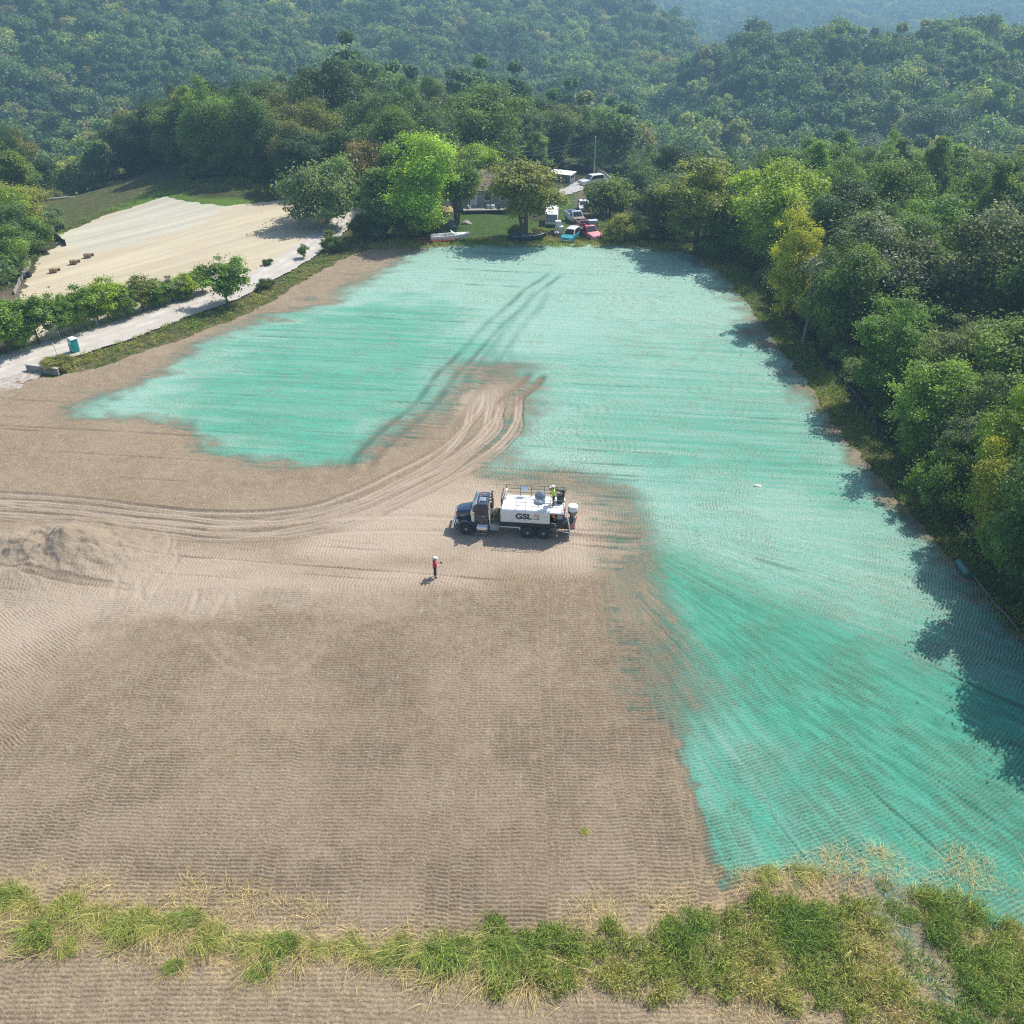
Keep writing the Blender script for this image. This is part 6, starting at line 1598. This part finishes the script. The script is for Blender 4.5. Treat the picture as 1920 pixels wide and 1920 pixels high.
for nm, lb, px, py, w_, d_, h_, m in (("fridge", "white discarded fridge left of the teal minivan", 1046, 436, .9, .8, 1.9, M_WHITEP), ("washing_machine", "white discarded washing machine beside the fridge", 1051, 437, .8, .8, 1.1, M_WHITEP), ("box_freezer", "pale box freezer behind the red pickup's right side", 1110, 432, 1.6, 1.0, 1.7, M_PALEM), ("storage_bin", "low white bin in front of the discarded fridge", 1041, 441, 1.0, .7, .5, M_WHITEP)):
    g = G(px, py); e = empty(nm, tuple(g), rad(12)); tag(e, lb, nm.replace('_', ' '))
    mb = MB(); mb.box(-w_ / 2, w_ / 2, -d_ / 2, d_ / 2, -.05, h_); mb.build("cabinet", m, e, .03)
    mb = MB(); mb.box(-w_ / 2 + .04, w_ / 2 - .04, -d_ / 2 - .05, -d_ / 2 - .004, .08, h_ - .04); dr = mb.build("door", m, e, .02)
    mb = MB(); mb.box(w_ / 2 - .16, w_ / 2 - .11, -d_ / 2 - .09, -d_ / 2 - .05, h_ * .45, h_ * .75); mb.build("handle", M_GREY, dr)

# poles and wires
def pole(px, pb, pt, label, arm, transformer=False):
    g = G(px, pb); h = ztop(g, pt) - g.z
    e = empty("utility_pole", tuple(g)); tag(e, label, "utility pole")
    mb = MB(); mb.lathe([(.17, -.5), (.15, h * .5), (.11, h), (.02, h + .02)], (0, 0, 0), 'z', 10); mb.build("post", mat("weathered_pole", (.34, .32, .30), .9, var=.2), e)
    for z in arm:
        mb = MB(); mb.lathe([(.02, 0), (.06, .02), (.05, .12), (.07, .16), (.02, .2)], (0, -.18, h * z), 'z', 8); mb.tube([(0, 0, h * z), (0, -.18, h * z)], .03, 5); mb.build("insulator", M_WHITEP, e)
    if transformer:
        mb = MB(); mb.lathe([(.02, 0), (.26, .02), (.28, .1), (.28, .9), (.24, 1.0), (.02, 1.05)], (.42, -.1, h * .72), 'z', 14); mb.tube([(0, 0, h * .76), (.42, -.1, h * .76)], .04, 5); mb.build("transformer", M_PALEM, e)
    return g, h
p1, h1_ = pole(924, 338, 284, "utility pole with a grey transformer behind the house", (.97, .88), True)
p2, h2_ = pole(1113, 345, 256, "tall bare utility pole beside the gravel drive", (.97, .90))
def wire(a, b_, sag, label):
    a, b_ = Vector(a), Vector(b_); e = [a.lerp(b_, t) + Vector((0, 0, -sag * 4 * t * (1 - t))) for t in np.linspace(0, 1, 15)]
    mb = MB(); mb.tube(e, .016, 5); tag(mb.build("power_line", mat("aluminium_wire", (.16, .17, .18), .5, .3)), label, "power line")
wire((p2.x, p2.y - .18, p2.z + h2_ * .985), (p1.x, p1.y - .18, p1.z + h1_ * .99), 1.0, "upper one of the two wires between the utility poles")
wire((p2.x, p2.y - .18, p2.z + h2_ * .915), (p1.x, p1.y - .18, p1.z + h1_ * .90), 1.2, "lower one of the two wires between the utility poles")
wire((p2.x, p2.y - .18, p2.z + h2_ * .60), (p2.x - 11, p2.y + 6, p2.z + h2_ * .52), .4, "short low wire running from the tall pole into the trees")

# portable toilet
g = G(141, 660)
pt = empty("portable_toilet", (g.x, g.y, g.z + .03), rad(-36), 1.0); tag(pt, "teal portable toilet with a white roof beside the gravel lane", "portable toilet")
M_TEAL = mat("teal_plastic", (0.008, 0.30, 0.31), .5, var=.08); M_TEAL2 = mat("light_teal_plastic", (0.10, 0.55, 0.52), .5, var=.08)
hh_ = ztop(g, 633) - g.z; k_ = hh_ / 2.3
pt.scale = (k_ * .95, k_ * .95, k_)
mb = MB(); mb.box(-.55, .55, -.56, .56, .12, 2.02, tx=.01, ty=.01); mb.build("wall", M_TEAL, pt, .03)
mb = MB(); mb.box(-.6, .6, -.62, .62, 0, .12); mb.build("base", M_BLACK, pt, .02)
mb = MB(); mb.loft([[(-.6, -.6, 2.02), (.6, -.6, 2.02), (.6, .6, 2.02), (-.6, .6, 2.02)], [(-.6, -.6, 2.12), (.6, -.6, 2.12), (.6, .6, 2.12), (-.6, .6, 2.12)], [(-.42, -.4, 2.30), (.42, -.4, 2.30), (.42, .4, 2.30), (-.42, .4, 2.30)]]); mb.build("roof", M_WHITEP, pt, .05, seg=3)
mb = MB(); mb.box(-.46, .46, -.60, -.555, .16, 1.93); dr = mb.build("door", M_TEAL2, pt, .015)
mb = MB(); mb.box(-.30, .30, -.615, -.60, .30, 1.28); pn = mb.build("panel", M_TEAL, dr, .01)
mb = MB()
for x in (-.17, 0, .17): mb.box(x - .035, x + .035, -.630, -.615, .36, 1.22)
mb.build("rib", M_TEAL2, pn)
mb = MB(); mb.box(-.38, .38, -.612, -.60, 1.45, 1.86); mb.build("header", mat("pale_aqua_plate", (.35, .72, .70), .5), dr)
mb = MB()
for x, w_, hgt in ((-.28, .10, .16), (-.15, .07, .10), (-.05, .08, .13), (.06, .06, .10), (.15, .07, .16), (.26, .10, .11)): mb.box(x - w_ / 2, x + w_ / 2, -.618, -.612, 1.58, 1.58 + hgt)
mb.build("marks", M_WHITEP, dr)
mb = MB(); mb.box(.36, .42, -.64, -.60, 1.2, 1.4); mb.build("handle", M_BLACK, dr)
mb = MB(); mb.lathe([(.05, 2.0), (.05, 2.5), (.02, 2.52)], (.35, .4, 0), 'z', 8); mb.build("vent_pipe", M_WHITEP, pt)

# headwall, posts, fences, pipe, straw bundles
a, b_ = G(52, 695), G(111, 703)
e = empty("concrete_headwall", tuple((a + b_) / 2), math.atan2(b_.y - a.y, b_.x - a.x)); tag(e, "low grey concrete headwall by the lane at the field's left corner", "headwall")
l_ = (b_ - a).length / 2
mb = MB(); mb.box(-l_, l_, -.14, .14, -.3, .72, ty=.03); mb.box(-.12, .02, -.18, -.14, 0, .70); mb.build("wall", mat("weathered_concrete", (.27, .25, .225), .9, var=.25, scale=2, bump=.4), e, .02)
mb = MB(); mb.box(-l_ - .05, l_ + .05, -.18, .18, .722, .80); mb.build("coping", mat("pale_concrete", (.42, .40, .36), .9, var=.2), e, .02)
POSTS = [(113, 633, "leaning white post at the lane edge left of the portable toilet"), (183, 610, "white post among the lane row, next beyond the portable toilet"), (251, 589, "white post in the middle of the lane row"), (304, 570, "white post beside the palest tree of the lane row"), (352, 556, "white post nearest the lone rounded tree"), (108, 667, "white post in the grass just behind the concrete headwall")]
for px, py, lb in POSTS:
    g = G(px, py); e = empty("marker_post", (g.x, g.y, g.z), 0); e.rotation_euler = (rad(_tr.uniform(-4, 6)), rad(_tr.uniform(-8, -2)), 0); tag(e, lb, "post", "white posts along the gravel lane")
    mb = MB(); mb.lathe([(.055, -.3), (.055, 1.45), (.06, 1.46), (.06, 1.52), (.01, 1.54)], (0, 0, 0), 'z', 8); mb.build("post", M_WHITEP, e)
def silt_fence(pts, label, h, m, zf=None, step=2.2):
    L = smooth_path(pts, 6); e = empty("silt_fence", (0, 0, 0)); tag(e, label, "silt fence")
    rings = []
    rn = random.Random(len(label))
    for i, p in enumerate(L):
        q = L[min(i + 1, len(L) - 1)]; o = L[max(i - 1, 0)]; dx, dy = q[0] - o[0], q[1] - o[1]; l = math.hypot(dx, dy) + 1e-6; nx, ny = -dy / l * .012, dx / l * .012
        z = float(H(*p)); hh = h * rn.uniform(.8, 1.05); k = rn.uniform(-.06, .06)
        rings.append([(p[0] - nx, p[1] - ny, z - .15), (p[0] + nx, p[1] + ny, z - .15), (p[0] + nx + k, p[1] + ny + k, z + hh), (p[0] - nx + k, p[1] - ny + k, z + hh)])
    mb = MB(); mb.loft(rings); mb.build("fabric", m, e, angle=60)
    acc = step
    for p, q in zip(L[:-1], L[1:]):
        acc += math.hypot(q[0] - p[0], q[1] - p[1])
        if acc >= step:
            acc = 0; z = float(H(*p)); mb = MB(); mb.box(p[0] - .025, p[0] + .025, p[1] + .03, p[1] + .08, z - .3, z + h + .18); mb.build("stake", M_PLANK, e)
    return e
M_SILT = mat("black_geotextile", (.012, .015, .024), .55, var=.3, scale=3, bump=.5)
silt_fence([(x + 3.7, y + 1.2) for x, y in GP((1690, 950), (1780, 1050), (1850, 1115), (1905, 1185), (2000, 1280))], "black silt fence along the wood at the field's lower right", .85, M_SILT)
silt_fence([(x + 3.9, y + 1.2) for x, y in GP((1425, 600), (1490, 690), (1545, 770), (1590, 830))], "dark silt fence under the feathery trees at the field's mid right edge", .7, M_SILT)
silt_fence(GP((124, 461), (112, 452), (101, 443), (103, 436), (110, 432), (122, 430)), "curved black silt fence at the straw plot's upper left corner", .9, M_SILT)
silt_fence(GP((58, 495), (50, 508), (44, 520), (36, 535), (28, 552)), "sagging pale silt fence down the straw plot's left side", .7, mat("muddy_geotextile", (.30, .27, .23), .9, var=.3, bump=.4))
a, b_ = G(1796, 1060), G(1811, 1081)
d_ = (b_ - a); e = empty("plastic_pipe", (a.x, a.y, .30), math.atan2(d_.y, d_.x)); tag(e, "short wide green plastic pipe lying by the field's right edge", "pipe")
l_ = d_.length + .3
mb = MB(); mb.lathe([(.26, 0), (.30, 0), (.30, l_), (.26, l_), (.26, 0)], (0, 0, 0), 'x', 24); mb.build("shell", mat("green_plastic", (.045, .16, .13), .5, var=.15), e)
mb = MB(); mb.lathe([(.301, l_ - .12), (.33, l_ - .12), (.33, l_), (.301, l_)], (0, 0, 0), 'x', 24); mb.build("collar", mat("green_plastic", (.045, .16, .13), .5), e)
for (x0, y0, x1, y1, lb) in ((1812, 1068, 1872, 1145, "long grey-green pole lying from the plastic pipe down the field edge"), (1868, 1137, 1911, 1186, "shorter grey pole lying below the long one at the field's right edge")):
    a, b_ = G(x0, y0), G(x1, y1); e = empty("fallen_pole", tuple(a), 0); tag(e, lb, "pole")
    v_ = b_ - a; mb = MB(); mb.tube([(0, 0, .14), tuple(v_ * .5 + Vector((.05, 0, .13))), tuple(v_ + Vector((0, 0, .12)))], .095, 10, .07); mb.build("shaft", mat("grey_green_wood", (.14, .155, .13), .9, var=.25, bump=.4), e)
    mb = MB(); mb.tube([tuple(v_ * .3 + Vector((0, 0, .12))), tuple(v_ * .3 + Vector((.25, .15, .2)))], .035, 6, .02); mb.build("branch_stub", M_DEADWOOD, e)
for px, py, lb in ((100, 511, "lowest of the three small brown straw bundles on the straw plot"), (138, 495, "middle one of the three small brown straw bundles on the straw plot"), (164, 483, "uppermost of the three small brown straw bundles on the straw plot")):
    g = G(px, py); e = empty("straw_bundle", (g.x, g.y, g.z), rad(25)); tag(e, lb, "straw bundle", "straw bundles on the straw plot")
    mb = MB(); mb.lathe([(.05, -.5), (.32, -.48), (.36, 0), (.32, .48), (.05, .5)], (0, 0, .30), 'x', 14); mb.build("roll", mat("brown_straw", (.24, .17, .10), .95, var=.4, scale=6, bump=.7), e)
    mb = MB(); mb.lathe([(.02, -.25), (.2, -.2), (.22, .2), (.02, .25)], (.75, .7, .18), 'x', 10); mb.build("loose_straw", mat("brown_straw", (.24, .17, .10), .95), e)
    mb = MB()
    for x in (-.25, .25): mb.lathe([(.355, x - .02), (.372, x), (.355, x + .02)], (0, 0, .30), 'x', 14)
    mb.build("band", mat("pale_twine", (.55, .40, .26), .8), e)
g = G(14, 527)
e = empty("black_barrel", (g.x, g.y, g.z)); e.location = tuple(G(47, 519)); tag(e, "black barrel lying at the straw plot's lower left corner", "barrel")
mb = MB(); mb.lathe([(.02, -.9), (.36, -.88), (.40, -.3), (.40, .3), (.36, .88), (.02, .9)], (0, 0, .36), 'x', 18); mb.build("drum", M_BLACK, e)
mb = MB(); mb.lathe([(.402, -.32), (.42, -.3), (.42, .3), (.402, .32)], (0, 0, .36), 'x', 18); mb.build("band", M_GREY, e)
g = G(112, 374)
e = empty("fallen_log", tuple(g), rad(20)); tag(e, "pale fallen log at the foot of the left wood", "log")
mb = MB(); mb.tube([(-2.6, 0, .2), (-.5, .1, .3), (1.6, 0, .3), (3.0, .3, .2)], [.22, .2, .17, .1], 9); mb.build("trunk", mat("bleached_wood", (.5, .47, .42), .9, var=.2), e)
mb = MB(); mb.tube([(.5, .05, .3), (1.4, .7, .6), (1.9, 1.1, .7)], [.09, .06, .02], 6); mb.build("branch", M_DEADWOOD, e)
# ------------------------------------------------------------------ haze: even pale air round the whole scene
mb = MB(); mb.box(-6800, 6800, -6800, 6800, -150, 175)
m_haze = bpy.data.materials.new("haze"); m_haze.use_nodes = True
nt = m_haze.node_tree; nt.nodes.clear()
ov = nt.nodes.new("ShaderNodeOutputMaterial"); pv = nt.nodes.new("ShaderNodeVolumePrincipled")
pv.inputs["Color"].default_value = (0.44, 0.76, 1.0, 1); pv.inputs["Density"].default_value = 0.00047; pv.inputs["Anisotropy"].default_value = 0.1
nt.links.new(pv.outputs[0], ov.inputs["Volume"])
tag(mb.build("haze", m_haze, smooth=False), "pale blue haze in the air over the valley", "haze", kind="stuff")
